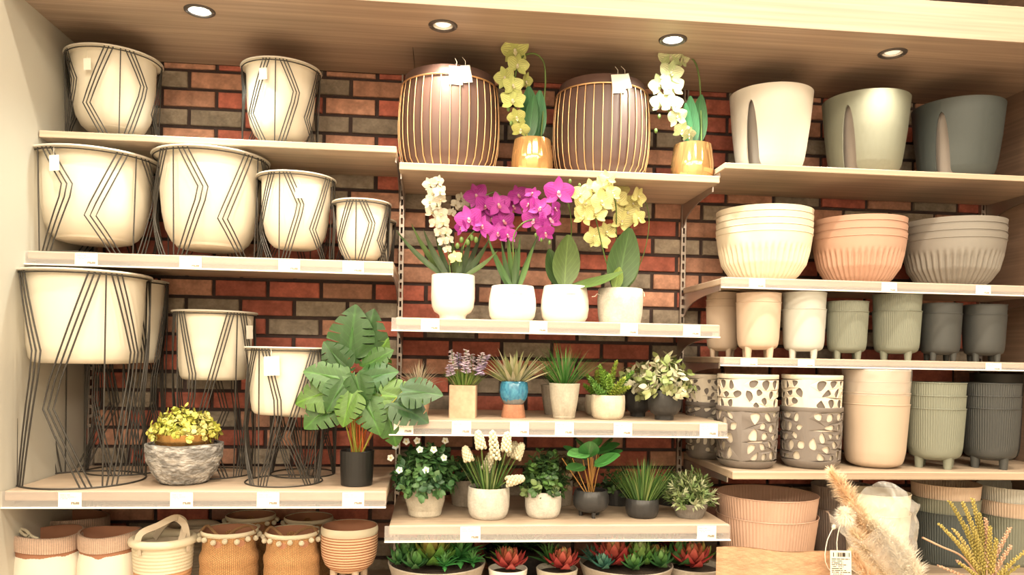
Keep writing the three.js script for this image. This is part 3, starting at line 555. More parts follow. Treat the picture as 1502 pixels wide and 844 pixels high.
pomBasket(337, 777, 84, 0.37, 'orange tan knitted basket with cream pompoms, beside the cord basket', false);
pomBasket(429, 779, 82, 0.37, 'orange tan knitted basket with cream pompoms, beside the legged basket', false);
pomBasket(368, 756, 74, 0.17, 'knitted pompom basket at the back, between cord and pompom baskets', true);
pomBasket(453, 759, 74, 0.17, 'knitted pompom basket at the back, near the legged basket', true);
{
  const s = spot(513, 771, 80, 'D', 0.37), g = thing('legged_basket', 'striped coil basket standing on short wooden legs', 'basket', [s.x, s.y, s.z]), { r, h } = s, y0 = h * 0.42;
  const prof = table([[0, 0.40], [0.06, 0.62], [0.18, 0.84], [0.36, 0.96], [0.6, 1.0], [1, 0.985]]), H = h - y0;
  const coil = (t0, t1, mod) => revolve((a, t) => { const u = t0 + (t1 - t0) * t; return [r * prof(u) - 0.0015 + 0.0028 * Math.abs(Math.sin(Math.PI * u * 17)), y0 + u * H]; }, Math.round((t1 - t0) * 17 * 8), 90);
  mesh('coil_body', [coil(0, 0.84), lathe([[0, y0 + 0.0005], [r * 0.4, y0 + 0.0005]], 40)], mat(lin(0.66, 0.43, 0.27), 0.9, { bumpMap: T.fibre, bumpScale: 0.001 }), g);
  const cords = []; for (let i = 2; i < 15; i++) { const u = i / 17; cords.push(ring(r * prof(u) - 0.0004, 0.0013, y0 + u * H, 5, 72)); }
  mesh('dark_coil', cords, mat(lin(0.25, 0.09, 0.04), 0.95), g, 'dark stripes between the coils').userData.kind = 'stuff';
  mesh('rim_band', revolve((a, t) => [r * 0.985 + 0.003 * Math.sin(Math.PI * t), y0 + H * (0.82 + 0.19 * t)], 6, 80), M.paleCord, g, 'cream cloth rim');
  mesh('lining', lathe([[r * 0.96, h], [r * 0.93, y0 + H * 0.4], [r * 0.5, y0 + 0.01], [0, y0 + 0.01]], 48), M.inside, g);
  for (let i = 0; i < 4; i++) { const a = 0.5 + i * TAU / 4, l = mesh('leg', new THREE.CylinderGeometry(0.011, 0.009, y0 + 0.012, 14).translate(0, (y0 + 0.012) / 2, 0), M.board, g); l.position.set(Math.sin(a) * r * 0.58, 0, Math.cos(a) * r * 0.58); }
}

// ---------- striped brown pots ----------
Object.assign(M, {
  brown: mat(lin(0.115, 0.066, 0.056), 0.42),
  goldWire: mat(lin(0.80, 0.50, 0.26), 0.3, { metalness: 0.7 }),
  amber: mat(lin(0.80, 0.47, 0.20), 0.12, { metalness: 0.75, transmission: 0.3, thickness: 0, ior: 1.5 }),
  pebble: mat(lin(0.62, 0.36, 0.13), 0.3, { metalness: 0.6 }),
  white: mat(lin(0.86, 0.82, 0.74), 0.35),
  whiteMatt: mat(lin(0.78, 0.74, 0.66), 0.8, { map: T.speck, bumpMap: T.rough, bumpScale: 0.0015 }),
  stem: green(0.16, 0.26, 0.06), stemDark: green(0.07, 0.12, 0.03),
  print: mat(lin(0.16, 0.14, 0.13), 0.8),
});
function stripedPot(px, py, w, z, label, tags) {
  const s = spot(px, py, w, 'C1', z), g = thing('striped_planter', label, 'planter', [s.x, s.y, s.z]), { r, h } = s;
  const prof = [[0, 0.74], [0.03, 0.82], [0.08, 0.89], [0.18, 0.95], [0.34, 0.985], [0.55, 0.995], [0.8, 0.97], [0.91, 0.93], [1, 0.90]], f = table(prof);
  mesh('pot', potLathe(prof.map(([t, a]) => [a * r * 0.985, t * h]), 0.005, 80), M.brown, g, 'dark brown metal pot');
  mesh('collar_ring', ring(r * f(0.9) + 0.003, 0.0028, h * 0.9, 8, 80), M.goldWire, g);
  for (let i = 0; i < 34; i++) { const a = i * TAU / 34; mesh('wire', wire([0.012, 0.04, 0.09, 0.18, 0.34, 0.55, 0.75, 0.9].map((t) => V((r * f(t) + 0.002) * Math.sin(a), t * h, (r * f(t) + 0.002) * Math.cos(a))), 0.0019, 6), M.goldWire, g); }
  for (const [az, dy, tw, th, tl] of tags) hangTag(g, V(Math.sin(az) * (r * 0.93 + 0.006), h - dy, Math.cos(az) * (r * 0.93 + 0.006)), tw, th, az, tl);
}
stripedPot(660, 119, 146, 0.185, 'dark brown pot with gold wires and one square hang tag', [[0.10, 0.010, 0.043, 0.056, 0], [0.28, 0.004, 0.03, 0.052, 0.2]]);
stripedPot(883, 131, 142, 0.185, 'dark brown pot with gold wires and tilted hang tags, between the green orchids', [[0.10, 0.006, 0.042, 0.058, 0.14], [0.26, 0.002, 0.028, 0.045, 0.3]]);

// ---------- orchid flowers ----------
const petalGeo = leafGeo({ len: 1, wid: 0.52, shape: (t) => Math.pow(Math.sin(Math.PI * Math.pow(clamp(t, 0.02, 0.985), 0.78)), 0.62), bend: 0.5, tip: -0.3, fold: -0.12, nt: 8, nw: 2, wave: 0.06 });
const sepalGeo = leafGeo({ len: 1, wid: 0.30, shape: (t) => Math.pow(Math.sin(Math.PI * Math.pow(clamp(t, 0.02, 0.985), 0.85)), 0.8), bend: 0.45, fold: 0.15, nt: 8, nw: 2 });
const lipGeo = join([leafGeo({ len: 0.5, wid: 0.17, shape: POINT, bend: 1.6, fold: 0.8, nt: 6 }), posed(leafGeo({ len: 0.3, wid: 0.12, shape: ROUND, bend: 0.6, fold: 0.6, nt: 5 }), 0, -0.6, 1, [0, 0.02, 0.04])]);
const columnGeo = new THREE.SphereGeometry(0.10, 10, 8).scale(1, 1.2, 0.9);
function orchid(parent, p, size, face, m, sd) {   // face: [azimuth, upward tilt, roll]
  reseed(sd); const f = new THREE.Group(); f.name = 'flower'; parent.add(f); f.position.copy(p);
  f.rotation.order = 'YXZ'; f.rotation.set(-face[1], face[0], face[2] || 0); const s = size / 2;
  const put = (name, g, roll, lift, k, mm) => { const o = mesh(name, g, mm, f); o.rotation.order = 'ZXY'; o.rotation.set(-lift, 0, roll); o.scale.setScalar(s * k); o.rotation.x = -lift; };
  for (const a of [0, 2.25, -2.25]) put('petal', sepalGeo, a + rr(-0.1, 0.1), 0.12 + rr(-0.1, 0.1), 0.98, m[1] || m[0]);
  for (const a of [1.25, -1.25]) put('petal', petalGeo, a + rr(-0.1, 0.1), -0.05 + rr(-0.12, 0.12), 1.0, m[0]);
  const l = mesh('lip', lipGeo, m[2] || m[0], f); l.rotation.z = Math.PI; l.scale.setScalar(s); l.position.z = 0.06 * s;
  const c = mesh('column', columnGeo, m[3] || m[0], f); c.scale.setScalar(s); c.position.z = 0.10 * s;
  return f;
}
const petalMat = (r, g, b) => mat(lin(r, g, b), 0.6, { map: T.bladeTone, transmission: 0.0 });
const PM = {
  lime: [petalMat(0.62, 0.66, 0.22), petalMat(0.56, 0.62, 0.18), petalMat(0.80, 0.76, 0.45), petalMat(0.85, 0.8, 0.6)],
  mint: [petalMat(0.80, 0.84, 0.50), petalMat(0.66, 0.78, 0.40), petalMat(0.85, 0.82, 0.52), petalMat(0.85, 0.82, 0.6)],
  white: [petalMat(0.80, 0.74, 0.60), petalMat(0.76, 0.70, 0.55), petalMat(0.78, 0.62, 0.30), petalMat(0.8, 0.75, 0.6)],
  magenta: [petalMat(0.46, 0.028, 0.36), petalMat(0.54, 0.05, 0.44), petalMat(0.72, 0.22, 0.36), petalMat(0.85, 0.55, 0.62)],
    yellow: [petalMat(0.86, 0.80, 0.34), petalMat(0.82, 0.78, 0.30), petalMat(0.80, 0.70, 0.28), petalMat(0.85, 0.8, 0.55)],
};
const local = (s) => (px, py, z) => at(px, py, z).sub(V(s.x, s.y, s.z));
const budGeo = new THREE.SphereGeometry(1, 10, 8).scale(0.8, 1.2, 0.8);
function bud(parent, p, r, m) { const b = mesh('bud', budGeo, m, parent); b.position.copy(p); b.scale.setScalar(r); }

function glassOrchid(px, py, w, z, label, pm, stemPts, flowers, leaves, buds) {
  const s = spot(px, py, w, 'C1', z), g = thing('glass_pot_orchid', label, 'potted plant', [s.x, s.y, s.z]), { r, h } = s, L = local(s);
  mesh('glass_bowl', toCreasedNormals(lathe([[0, 0], [r * 0.78, 0], [r * 0.9, 0.004], [r * 1.0, h * 0.22], [r * 0.99, h * 0.5], [r * 0.90, h * 0.9], [r * 0.87, h], [r * 0.85, h], [r * 0.88, h * 0.88], [r * 0.96, h * 0.5], [r * 0.97, h * 0.24], [r * 0.85, 0.008], [0, 0.008]], 64), 0.7), M.amber, g, 'amber gold lustre glass bowl');
  reseed(60 + px); const pb = []; for (let i = 0; i < 60; i++) { const a = rr(0, TAU), q = Math.sqrt(rnd()) * r * 0.8; pb.push(new THREE.IcosahedronGeometry(rr(0.005, 0.008), 1).translate(q * Math.sin(a), 0.016 + rr(0, h * 0.16), q * Math.cos(a))); } mesh('pebbles', pb, M.pebble, g, 'golden pebbles').userData.kind = 'stuff';
  mesh('moss', lathe([[0, h * 0.6], [r * 0.7, h * 0.55], [r * 0.86, h * 0.25]], 32), M.soil, g);
  mesh('stem', tube(stemPts.map((p) => L(...p)), 0.0028, 40, 7), M.stem, g);
  flowers.forEach(([fx, fy, fz, fs, az, up, ro], i) => orchid(g, L(fx, fy, fz), fs * metre(fz), [az, up, ro], pm, 700 + px + i));
  for (const [bx, by, bz] of buds) bud(g, L(bx, by, bz), 0.007, M.stem);
  leaves.forEach(([bx, by, tx, ty, bz, wd, m], i) => strapLeaf(g, L(bx, by, bz), L(tx, ty, bz + 0.03), wd * metre(bz), m, 0.5, i));
}
// broad leaf from base to tip, curling forward at the tip
const strapGeos = {};
function strapLeaf(parent, b, t, wid, m, bend = 0.5, i = 0, toward = [0, 0.25, 1], shape) {
  const key = [bend, shape ? 1 : 0, (wid / t.distanceTo(b)).toFixed(2)].join(), len = t.distanceTo(b), g = strapGeos[key] ??= leafGeo({ len: 1, wid: wid / len / 2, shape: shape || ((q) => Math.pow(Math.sin(Math.PI * Math.pow(clamp(q, 0.04, 0.985), 0.8)), 0.6)), bend, fold: 0.28, nt: 12, nw: 2 });
  const up = t.clone().sub(b).normalize(), fwd = V(...toward), side = new THREE.Vector3().crossVectors(up, fwd).normalize(), nz = new THREE.Vector3().crossVectors(side, up);
  const o = mesh('leaf', g, m, parent), k = len * (1 + bend * bend / 8); o.applyMatrix4(new THREE.Matrix4().makeBasis(side, up, nz).multiply(new THREE.Matrix4().makeRotationX(-bend / 2)).setPosition(b).multiply(new THREE.Matrix4().makeScale(k, k, k))); return o;
}
const orchLeaf = [green(0.05, 0.20, 0.07, { map: T.leafTone, rough: 0.35 }), green(0.08, 0.30, 0.13, { map: T.leafTone, rough: 0.35 }), green(0.07, 0.15, 0.04, { map: T.leafTone, rough: 0.4 }), green(0.12, 0.20, 0.05, { map: T.leafTone, rough: 0.4 })];
glassOrchid(781, 207, 62, 0.26, 'lime green orchid in an amber glass bowl between the striped pots', PM.lime,
  [[793, 205, 0.26], [797, 160, 0.26], [800, 115, 0.27], [797, 90, 0.28], [785, 79, 0.29], [765, 84, 0.3], [756, 110, 0.3], [755, 150, 0.3], [764, 190, 0.28]],
  [[755, 73, 0.31, 44, 0.1, -0.6, 0.2], [759, 96, 0.31, 36, 0.1, -0.1, -0.2], [741, 114, 0.30, 36, -0.5, -0.1, 0.3], [752, 126, 0.32, 36, 0.3, 0.1, 0.1], [752, 148, 0.32, 40, 0, 0.2, 0], [771, 120, 0.29, 30, 0.9, -0.2, 0], [758, 172, 0.31, 30, -0.1, -0.5, 0.3], [764, 190, 0.30, 30, -0.2, -0.6, -0.2]],
  [[779, 206, 776, 128, 0.27, 30, orchLeaf[0]], [786, 206, 792, 134, 0.25, 26, orchLeaf[1]], [776, 206, 783, 140, 0.29, 20, orchLeaf[0]]], [[746, 160, 0.31], [750, 181, 0.3]]);
glassOrchid(1016, 214, 64, 0.26, 'pale mint orchid in an amber glass bowl next to the slotted white pot', PM.mint,
  [[1029, 213, 0.26], [1028, 160, 0.26], [1025, 110, 0.27], [1018, 89, 0.28], [1005, 82, 0.29], [990, 90, 0.3], [979, 120, 0.3], [980, 160, 0.3], [1000, 200, 0.28]],
  [[983, 83, 0.31, 40, 0, -0.4, 0.2], [1002, 88, 0.30, 30, 0.8, -0.3, 0.3], [984, 107, 0.32, 40, 0.1, 0, -0.2], [968, 124, 0.31, 36, -0.4, 0, 0.3], [986, 127, 0.32, 40, 0.1, 0.1, 0.1], [969, 150, 0.31, 34, -0.3, 0, 0.1], [984, 152, 0.32, 40, 0.1, 0.1, 0], [993, 172, 0.31, 34, 0.1, -0.3, 0.3], [1000, 192, 0.30, 30, 0, -0.5, -0.2], [1010, 198, 0.3, 26, 0.4, -0.5, 0]],
  [[1017, 212, 1013, 142, 0.26, 24, orchLeaf[1]], [1023, 212, 1029, 140, 0.25, 26, orchLeaf[0]], [1010, 212, 1006, 152, 0.28, 18, orchLeaf[1]]], [[967, 171, 0.31], [962, 192, 0.3]]);

// ---------- white potted orchids ----------
function printedMark(parent, r, y, az, w) { const o = new THREE.Group(); const gs = []; for (const [dy, k, t] of [[0.004, 1, 0.0016], [-0.001, 0.6, 0.001]]) gs.push(revolve((a, q) => [r + 0.0004, y + dy + t * (q - 0.5)], 1, 10, az - k * w / r / 2, az + k * w / r / 2)); mesh('printed_mark', gs, M.print, parent, 'small dark print on the pot').userData.kind = 'stuff'; }
const roundPot = [[0, 0.78], [0.03, 0.84], [0.15, 0.95], [0.38, 1.0], [0.62, 0.985], [0.85, 0.93], [1, 0.885]];
const cupPot = [[0, 0.56], [0.02, 0.60], [0.09, 0.60], [0.13, 0.66], [0.19, 0.84], [0.3, 0.95], [0.5, 0.995], [1, 0.985]];
function whitePot(px, py, w, z, label, prof, mark, m = M.white) {
  const s = spot(px, py, w, 'C2', z), g = thing('potted_orchid', label, 'potted plant', [s.x, s.y, s.z]);
  mesh('pot', potLathe(prof.map(([t, a]) => [a * s.r, t * s.h]), 0.004, 64), m, g, 'glossy white ceramic pot');
  mesh('soil', lathe([[0, s.h - 0.012], [s.r * prof[prof.length - 1][1] - 0.004, s.h - 0.014]], 40), M.soil, g);
  if (mark !== undefined) printedMark(g, s.r * 0.955, s.h * 0.72, mark, 0.03);
  return [g, s, local(s)];
}
const orchStem = (g, L, pts, r = 0.0022) => mesh('stem', tube(pts.map((p) => L(...p)), r, 30, 6), M.stem, g);
{
  const [g, s, L] = whitePot(665, 405, 64, 0.28, 'white footed pot with a cream orchid spray and magenta blooms', cupPot);
  const dk = [green(0.055, 0.10, 0.03), green(0.09, 0.15, 0.035), green(0.05, 0.085, 0.03)];
  [[648, 403, 584, 338, 0.30, 12], [650, 403, 606, 330, 0.28, 11], [655, 404, 623, 338, 0.3, 13], [660, 404, 640, 345, 0.24, 10], [668, 404, 664, 352, 0.26, 11], [676, 404, 690, 345, 0.3, 11], [682, 404, 716, 352, 0.28, 12], [684, 404, 728, 368, 0.3, 10], [680, 404, 706, 338, 0.22, 10], [672, 404, 678, 360, 0.31, 10]].forEach(([a, b, c, d, z, w], i) => strapLeaf(g, L(a, b, z), L(c, d, z + 0.03), w * metre(z), dk[i % 3], 0.7, i, [0, 0.6, 0.8], BLADE));
  orchStem(g, L, [[661, 404, 0.28], [656, 360, 0.27], [648, 320, 0.29], [638, 290, 0.35], [634, 264, 0.385]]);
  [[630, 270, 17], [643, 266, 15], [634, 283, 15], [645, 281, 17], [630, 296, 18], [646, 293, 16], [634, 311, 20], [647, 313, 18], [638, 328, 16], [650, 326, 18], [645, 341, 16], [655, 340, 14], [650, 354, 15], [659, 352, 13], [656, 366, 12], [640, 302, 15]].forEach(([a, b, sz], i) => orchid(g, L(a, b, (b < 285 ? 0.385 : b < 300 ? 0.36 : 0.31) + 0.01 * (i % 2)), sz * 1.25 * metre(0.31), [rr(-0.5, 0.5), rr(-0.2, 0.3), rr(-0.5, 0.5)], PM.white, 40 + i));
  [[676, 290, 14], [669, 300, 15], [663, 312, 13], [682, 300, 12]].forEach(([a, b, sz], i) => orchid(g, L(a, b, 0.2), sz * 1.2 * metre(0.2), [rr(-0.5, 0.5), 0, rr(-0.5, 0.5)], PM.white, 80 + i));
  orchStem(g, L, [[672, 404, 0.30], [676, 375, 0.32], [686, 350, 0.33], [700, 335, 0.33]]);
  orchid(g, L(688, 322, 0.34), 44 * metre(0.34), [-0.2, 0.1, 0.3], PM.magenta, 91); orchid(g, L(706, 332, 0.33), 38 * metre(0.33), [0.6, 0.1, -0.4], PM.magenta, 92); orchid(g, L(677, 334, 0.33), 28 * metre(0.33), [-0.8, -0.1, 0.2], PM.magenta, 93);
  for (const [a, b] of [[677, 352], [686, 356], [692, 349], [671, 361], [698, 352]]) bud(g, L(a, b, 0.33), 0.0085, M.stem);
  orchid(g, L(668, 378, 0.34), 22 * metre(0.34), [0, 0.1, 0.2], PM.yellow, 95);
}
{
  const [g, s, L] = whitePot(752, 421, 70, 0.29, 'round white pot of thin leaved orchid with magenta cluster and purple arch', roundPot, 0.12);
  const dk = [green(0.06, 0.15, 0.035), green(0.05, 0.11, 0.03), green(0.09, 0.2, 0.04)];
  [[744, 420, 716, 346, 0.31, 9], [748, 420, 736, 355, 0.3, 10], [752, 420, 747, 350, 0.27, 10], [756, 420, 763, 348, 0.29, 10], [759, 420, 789, 343, 0.3, 9], [762, 420, 782, 362, 0.32, 9], [750, 420, 728, 372, 0.33, 8], [754, 420, 757, 362, 0.33, 9]].forEach(([a, b, c, d, z, w], i) => strapLeaf(g, L(a, b, z), L(c, d, z + 0.02), w * metre(z), dk[i % 3], 0.5, i, [0, 0.5, 0.9], BLADE));
  orchStem(g, L, [[748, 420, 0.28], [745, 370, 0.25], [743, 320, 0.25], [739, 294, 0.26], [728, 282, 0.26], [712, 287, 0.26]]);
  [[699, 284, 40, -0.3], [712, 300, 38, 0.2], [731, 298, 42, 0.2], [722, 318, 42, 0], [738, 322, 40, 0.4], [730, 340, 36, 0.1], [752, 300, 38, 0.6], [760, 284, 34, 0.2], [744, 342, 30, 0.3]].forEach(([a, b, sz, az], i) => orchid(g, L(a, b + 3, 0.25 + 0.015 * (i % 3)), sz * metre(0.26), [az, 0.1, rr(-0.5, 0.5)], PM.magenta, 110 + i));
  orchStem(g, L, [[753, 420, 0.31], [753, 380, 0.32], [754, 345, 0.33], [766, 328, 0.34], [790, 318, 0.34], [800, 300, 0.34]]);
  [[783, 324, 40, -0.3, 0], [806, 322, 44, 0.4, 0], [792, 306, 38, 0, 0.2], [776, 300, 32, -0.8, 0.1], [813, 306, 32, 0.9, 0.1], [800, 342, 30, 0.1, -0.4], [781, 284, 26, -0.2, 0.5]].forEach(([a, b, sz, az, up], i) => orchid(g, L(a, b, 0.34 + 0.008 * (i % 3)), sz * metre(0.34), [az, up, rr(-0.5, 0.5)], PM.magenta, 130 + i));
  for (const [a, b] of [[794, 352], [786, 345], [806, 356]]) bud(g, L(a, b, 0.35), 0.006, M.stem);
}
{
  const [g, s, L] = whitePot(829, 421, 71, 0.29, 'round white pot of broad leaved orchid with one tall magenta bloom', roundPot, 0.1);
  strapLeaf(g, L(828, 420, 0.31), L(834, 346, 0.33), 40 * metre(0.3), orchLeaf[3], 0.5, 0); strapLeaf(g, L(838, 421, 0.32), L(910, 398, 0.36), 31 * metre(0.33), orchLeaf[3], 0.7, 1, [0, 0.9, 0.5]); strapLeaf(g, L(820, 420, 0.28), L(806, 366, 0.28), 26 * metre(0.28), orchLeaf[2], 0.5, 2);
  orchStem(g, L, [[830, 420, 0.27], [836, 370, 0.26], [838, 330, 0.30], [832, 296, 0.37], [820, 284, 0.395]]);
  orchid(g, L(819, 283, 0.405), 50 * metre(0.40), [0.05, 0.0, 0.05], PM.magenta, 151); bud(g, L(836, 266, 0.40), 0.006, M.stem); bud(g, L(850, 272, 0.40), 0.006, M.stem);
}
{
  const [g, s, L] = whitePot(910, 425, 68, 0.29, 'white sleeved pot of broad leaved orchid with yellow flower clusters', [[0, 0.86], [0.02, 0.9], [0.3, 0.97], [0.7, 1.0], [1, 0.97]], -0.45, M.whiteMatt);
  strapLeaf(g, L(906, 424, 0.31), L(924, 336, 0.33), 47 * metre(0.32), orchLeaf[2], 0.45, 0); strapLeaf(g, L(912, 424, 0.26), L(934, 360, 0.25), 30 * metre(0.26), orchLeaf[3], 0.4, 1);
  strapLeaf(g, L(902, 424, 0.33), L(909, 392, 0.33), 18 * metre(0.33), green(0.22, 0.34, 0.05, { map: T.leafTone }), 0.3, 2);
  orchStem(g, L, [[904, 424, 0.29], [888, 380, 0.3], [876, 330, 0.34], [868, 300, 0.385]]); orchStem(g, L, [[907, 424, 0.27], [904, 350, 0.26], [903, 300, 0.33], [893, 264, 0.385]]); orchStem(g, L, [[922, 424, 0.22], [945, 370, 0.22], [952, 320, 0.23], [946, 296, 0.24], [936, 290, 0.25]], 0.0016);
  [[860, 300, 40, -0.3], [885, 275, 40, 0.1], [882, 296, 42, 0.2], [856, 318, 34, -0.5], [874, 314, 36, 0], [852, 286, 32, -0.6], [868, 278, 36, -0.1], [898, 284, 32, 0.5], [891, 262, 28, 0.1], [862, 310, 36, -0.2]].forEach(([a, b, sz, az], i) => orchid(g, L(a, b, 0.385 + 0.012 * (i % 3)), sz * metre(0.39), [az, rr(-0.1, 0.3), rr(-0.5, 0.5)], PM.yellow, 170 + i));
  [[920, 310, 40, 0.2], [905, 292, 36, 0], [936, 286, 34, 0.6], [928, 296, 34, 0.3], [912, 322, 36, 0.1], [936, 318, 30, 0.5], [890, 338, 34, 0], [872, 344, 34, -0.3], [882, 352, 28, 0], [908, 276, 34, 0.2]].forEach(([a, b, sz, az], i) => orchid(g, L(a, b + 3, 0.27 + 0.015 * (i % 3)), sz * metre(0.28), [az, rr(-0.1, 0.2), rr(-0.5, 0.5)], PM.yellow, 190 + i));
  mesh('string', tube([V(-s.r * 0.9, s.h * 0.8, s.r * 0.2), V(-s.r * 1.1, s.h * 0.84, s.r * 0.3), V(-s.r * 1.2, s.h * 0.77, s.r * 0.4), V(-s.r * 1.35, s.h * 0.75, s.r * 0.4)], 0.0012, 16, 5), M.string, g); mesh('string', tube([V(s.r * 0.8, s.h * 0.98, s.r * 0.5), V(s.r * 0.98, s.h * 0.9, s.r * 0.3), V(s.r * 1.0, s.h * 0.8, s.r * 0.3)], 0.0012, 16, 5), M.string, g);
}

// ---------- small potted plants ----------
function smallPot(name, label, px, py, w, key, z, prof, m, o = {}) {
  const s = spot(px, py, w, key, z), g = thing(name, label, 'potted plant', [s.x, s.y, s.z], 0, o.group);
  const y0 = (o.feet ?? 0) * s.h, top = prof[prof.length - 1][1];
  mesh('pot', potLathe(prof.map(([t, a]) => [a * s.r, y0 + t * (s.h - y0)]), 0.0035, o.seg ?? 56), m, g, o.potLabel);
  mesh('soil', lathe([[0, s.h - 0.008], [s.r * top - 0.0035, s.h - 0.010]], 36), M.soil, g);
  return [g, s, local(s)];
}
function tuft(parent, { n, len, wid, y, r0 = 0.01, spread = 1.0, min = 0.05, bend = 0.5, mats, shape = BLADE, fold = 0.3, sd = 1, nt = 7, name = 'leaf', jit = 0.25, thick = 0, pow = 0.6 }) {
  reseed(sd); const geos = [0.7, 1, 1.3].map((k) => leafGeo({ len: 1, wid: wid / len, shape, bend: bend * k, fold, nt, thick: thick / len }));
  for (let i = 0; i < n; i++) {
    const t = (i + 0.5) / n, tilt = min + (spread - min) * Math.pow(t, pow), az = i * 2.39996 + rr(-0.2, 0.2), k = len * (1 - jit * rnd());
    const o = mesh(name, geos[i % 3], mats[Math.floor(rnd() * mats.length)], parent); placed(o, az, tilt - bend * 0.35, k, [Math.sin(az) * r0 * t, y, Math.cos(az) * r0 * t]);
  }
}
const P = { cyl: [[0, 0.86], [0.02, 0.9], [0.5, 0.97], [1, 1]], taper: [[0, 0.66], [0.02, 0.70], [0.5, 0.87], [1, 1]], round: [[0, 0.76], [0.03, 0.82], [0.15, 0.92], [0.4, 0.99], [0.7, 1], [1, 0.97]], bowlFoot: [[0, 0.56], [0.14, 0.56], [0.16, 0.58], [0.22, 0.78], [0.35, 0.94], [0.55, 1], [0.8, 0.99], [1, 0.95]], egg: [[0, 0.4], [0.03, 0.55], [0.12, 0.78], [0.28, 0.94], [0.5, 1], [0.78, 0.97], [1, 0.88]] };
Object.assign(M, {
  tan: mat(lin(0.78, 0.53, 0.36), 0.85, { map: T.speck, bumpMap: T.rough, bumpScale: 0.001 }),
  terracotta: mat(lin(0.56, 0.26, 0.15), 0.8, { map: T.speck }),
  concrete: mat(lin(0.46, 0.40, 0.33), 0.9, { map: T.speck, bumpMap: T.rough, bumpScale: 0.001 }),
  concretePale: mat(lin(0.62, 0.57, 0.47), 0.85, { map: T.speck }),
  creamPot: mat(lin(0.80, 0.72, 0.56), 0.6, { map: T.speck }),
  charcoal: mat(lin(0.045, 0.045, 0.047), 0.38, { map: T.speck }),
  slateWash: mat(lin(0.27, 0.245, 0.22), 0.85, { map: withRep(T.speck, 8, 1), bumpMap: T.rough, bumpScale: 0.002 }),
});
{ // spiky beige tuft
  const [g, s] = smallPot('spiky_plant', 'beige spiky tuft in a small tan pot behind a split leaf', 614, 566, 40, 'C3', 0.30, P.taper, M.tan);
  tuft(g, { n: 80, len: 0.095, wid: 0.0036, y: s.h - 0.008, spread: 1.25, mats: [green(0.74, 0.60, 0.44), green(0.64, 0.54, 0.36), green(0.80, 0.68, 0.52)], sd: 3, bend: 0.3 });
}
{ // lavender in a square pot
  const s = spot(680, 565, 42, 'C3', 0.35), g = thing('lavender_plant', 'lavender with lilac spikes in a square tan pot', 'potted plant', [s.x, s.y, s.z], -0.12), L = local(s), r = s.r * 0.92;
  const sh = (k) => { const q = new THREE.Shape(), c = 0.16; q.moveTo(-k + c * k, -k); q.lineTo(k - c * k, -k); q.quadraticCurveTo(k, -k, k, -k + c * k); q.lineTo(k, k - c * k); q.quadraticCurveTo(k, k, k - c * k, k); q.lineTo(-k + c * k, k); q.quadraticCurveTo(-k, k, -k, k - c * k); q.lineTo(-k, -k + c * k); q.quadraticCurveTo(-k, -k, -k + c * k, -k); return q; };
  const wall = sh(r); wall.holes.push(sh(r * 0.88)); const tall = new THREE.ExtrudeGeometry(wall, { depth: s.h, bevelEnabled: false, curveSegments: 5 }).rotateX(-Math.PI / 2);
  mesh('pot', [metricUV(tall), metricUV(new THREE.ExtrudeGeometry(sh(r * 0.95), { depth: 0.006, bevelEnabled: false }).rotateX(-Math.PI / 2))], M.tan, g, 'square tan pot');
  mesh('soil', metricUV(new THREE.ExtrudeGeometry(sh(r * 0.9), { depth: 0.004, bevelEnabled: false }).rotateX(-Math.PI / 2).translate(0, s.h - 0.012, 0)), M.soil, g);
  tuft(g, { n: 130, len: 0.075, wid: 0.0036, y: s.h - 0.01, r0: r * 0.8, spread: 0.85, mats: [green(0.14, 0.30, 0.05), green(0.22, 0.36, 0.07), green(0.30, 0.36, 0.12)], sd: 5, bend: 0.4 });
  const lil = [petalMat(0.74, 0.60, 0.84), petalMat(0.84, 0.68, 0.84), petalMat(0.92, 0.80, 0.86)]; reseed(77); const fl = leafGeo({ len: 0.018, wid: 0.0080, shape: ROUND, bend: 0.9, fold: 0.4, nt: 3 });
  for (const [bx, by, tx, ty, z] of [[667, 552, 663, 514, 0.36], [672, 550, 672, 518, 0.34], [684, 548, 684, 514, 0.36], [690, 550, 691, 520, 0.33], [698, 552, 709, 518, 0.36], [702, 550, 714, 522, 0.34], [664, 556, 659, 536, 0.37], [704, 556, 706, 536, 0.37], [685, 552, 685, 532, 0.38]]) {
    const a = L(bx, by, z), b = L(tx, ty, z), gs = []; for (let k = 0; k < 34; k++) { const t = 0.25 + 0.75 * k / 33, p = a.clone().lerp(b, t); gs.push(posed(fl, rr(0, TAU), rr(0.7, 1.5), rr(0.8, 1.25) * (1.1 - 0.4 * t), [p.x, p.y, p.z])); }
    const o = mesh('flower_spike', gs, lil[Math.floor(rnd() * 3)], g, 'lilac flower spike'); mesh('stem', wire([V(a.x * 0.4, s.h - 0.01, a.z * 0.4), a, b], 0.0012, 5), M.stem, o);
  }
}
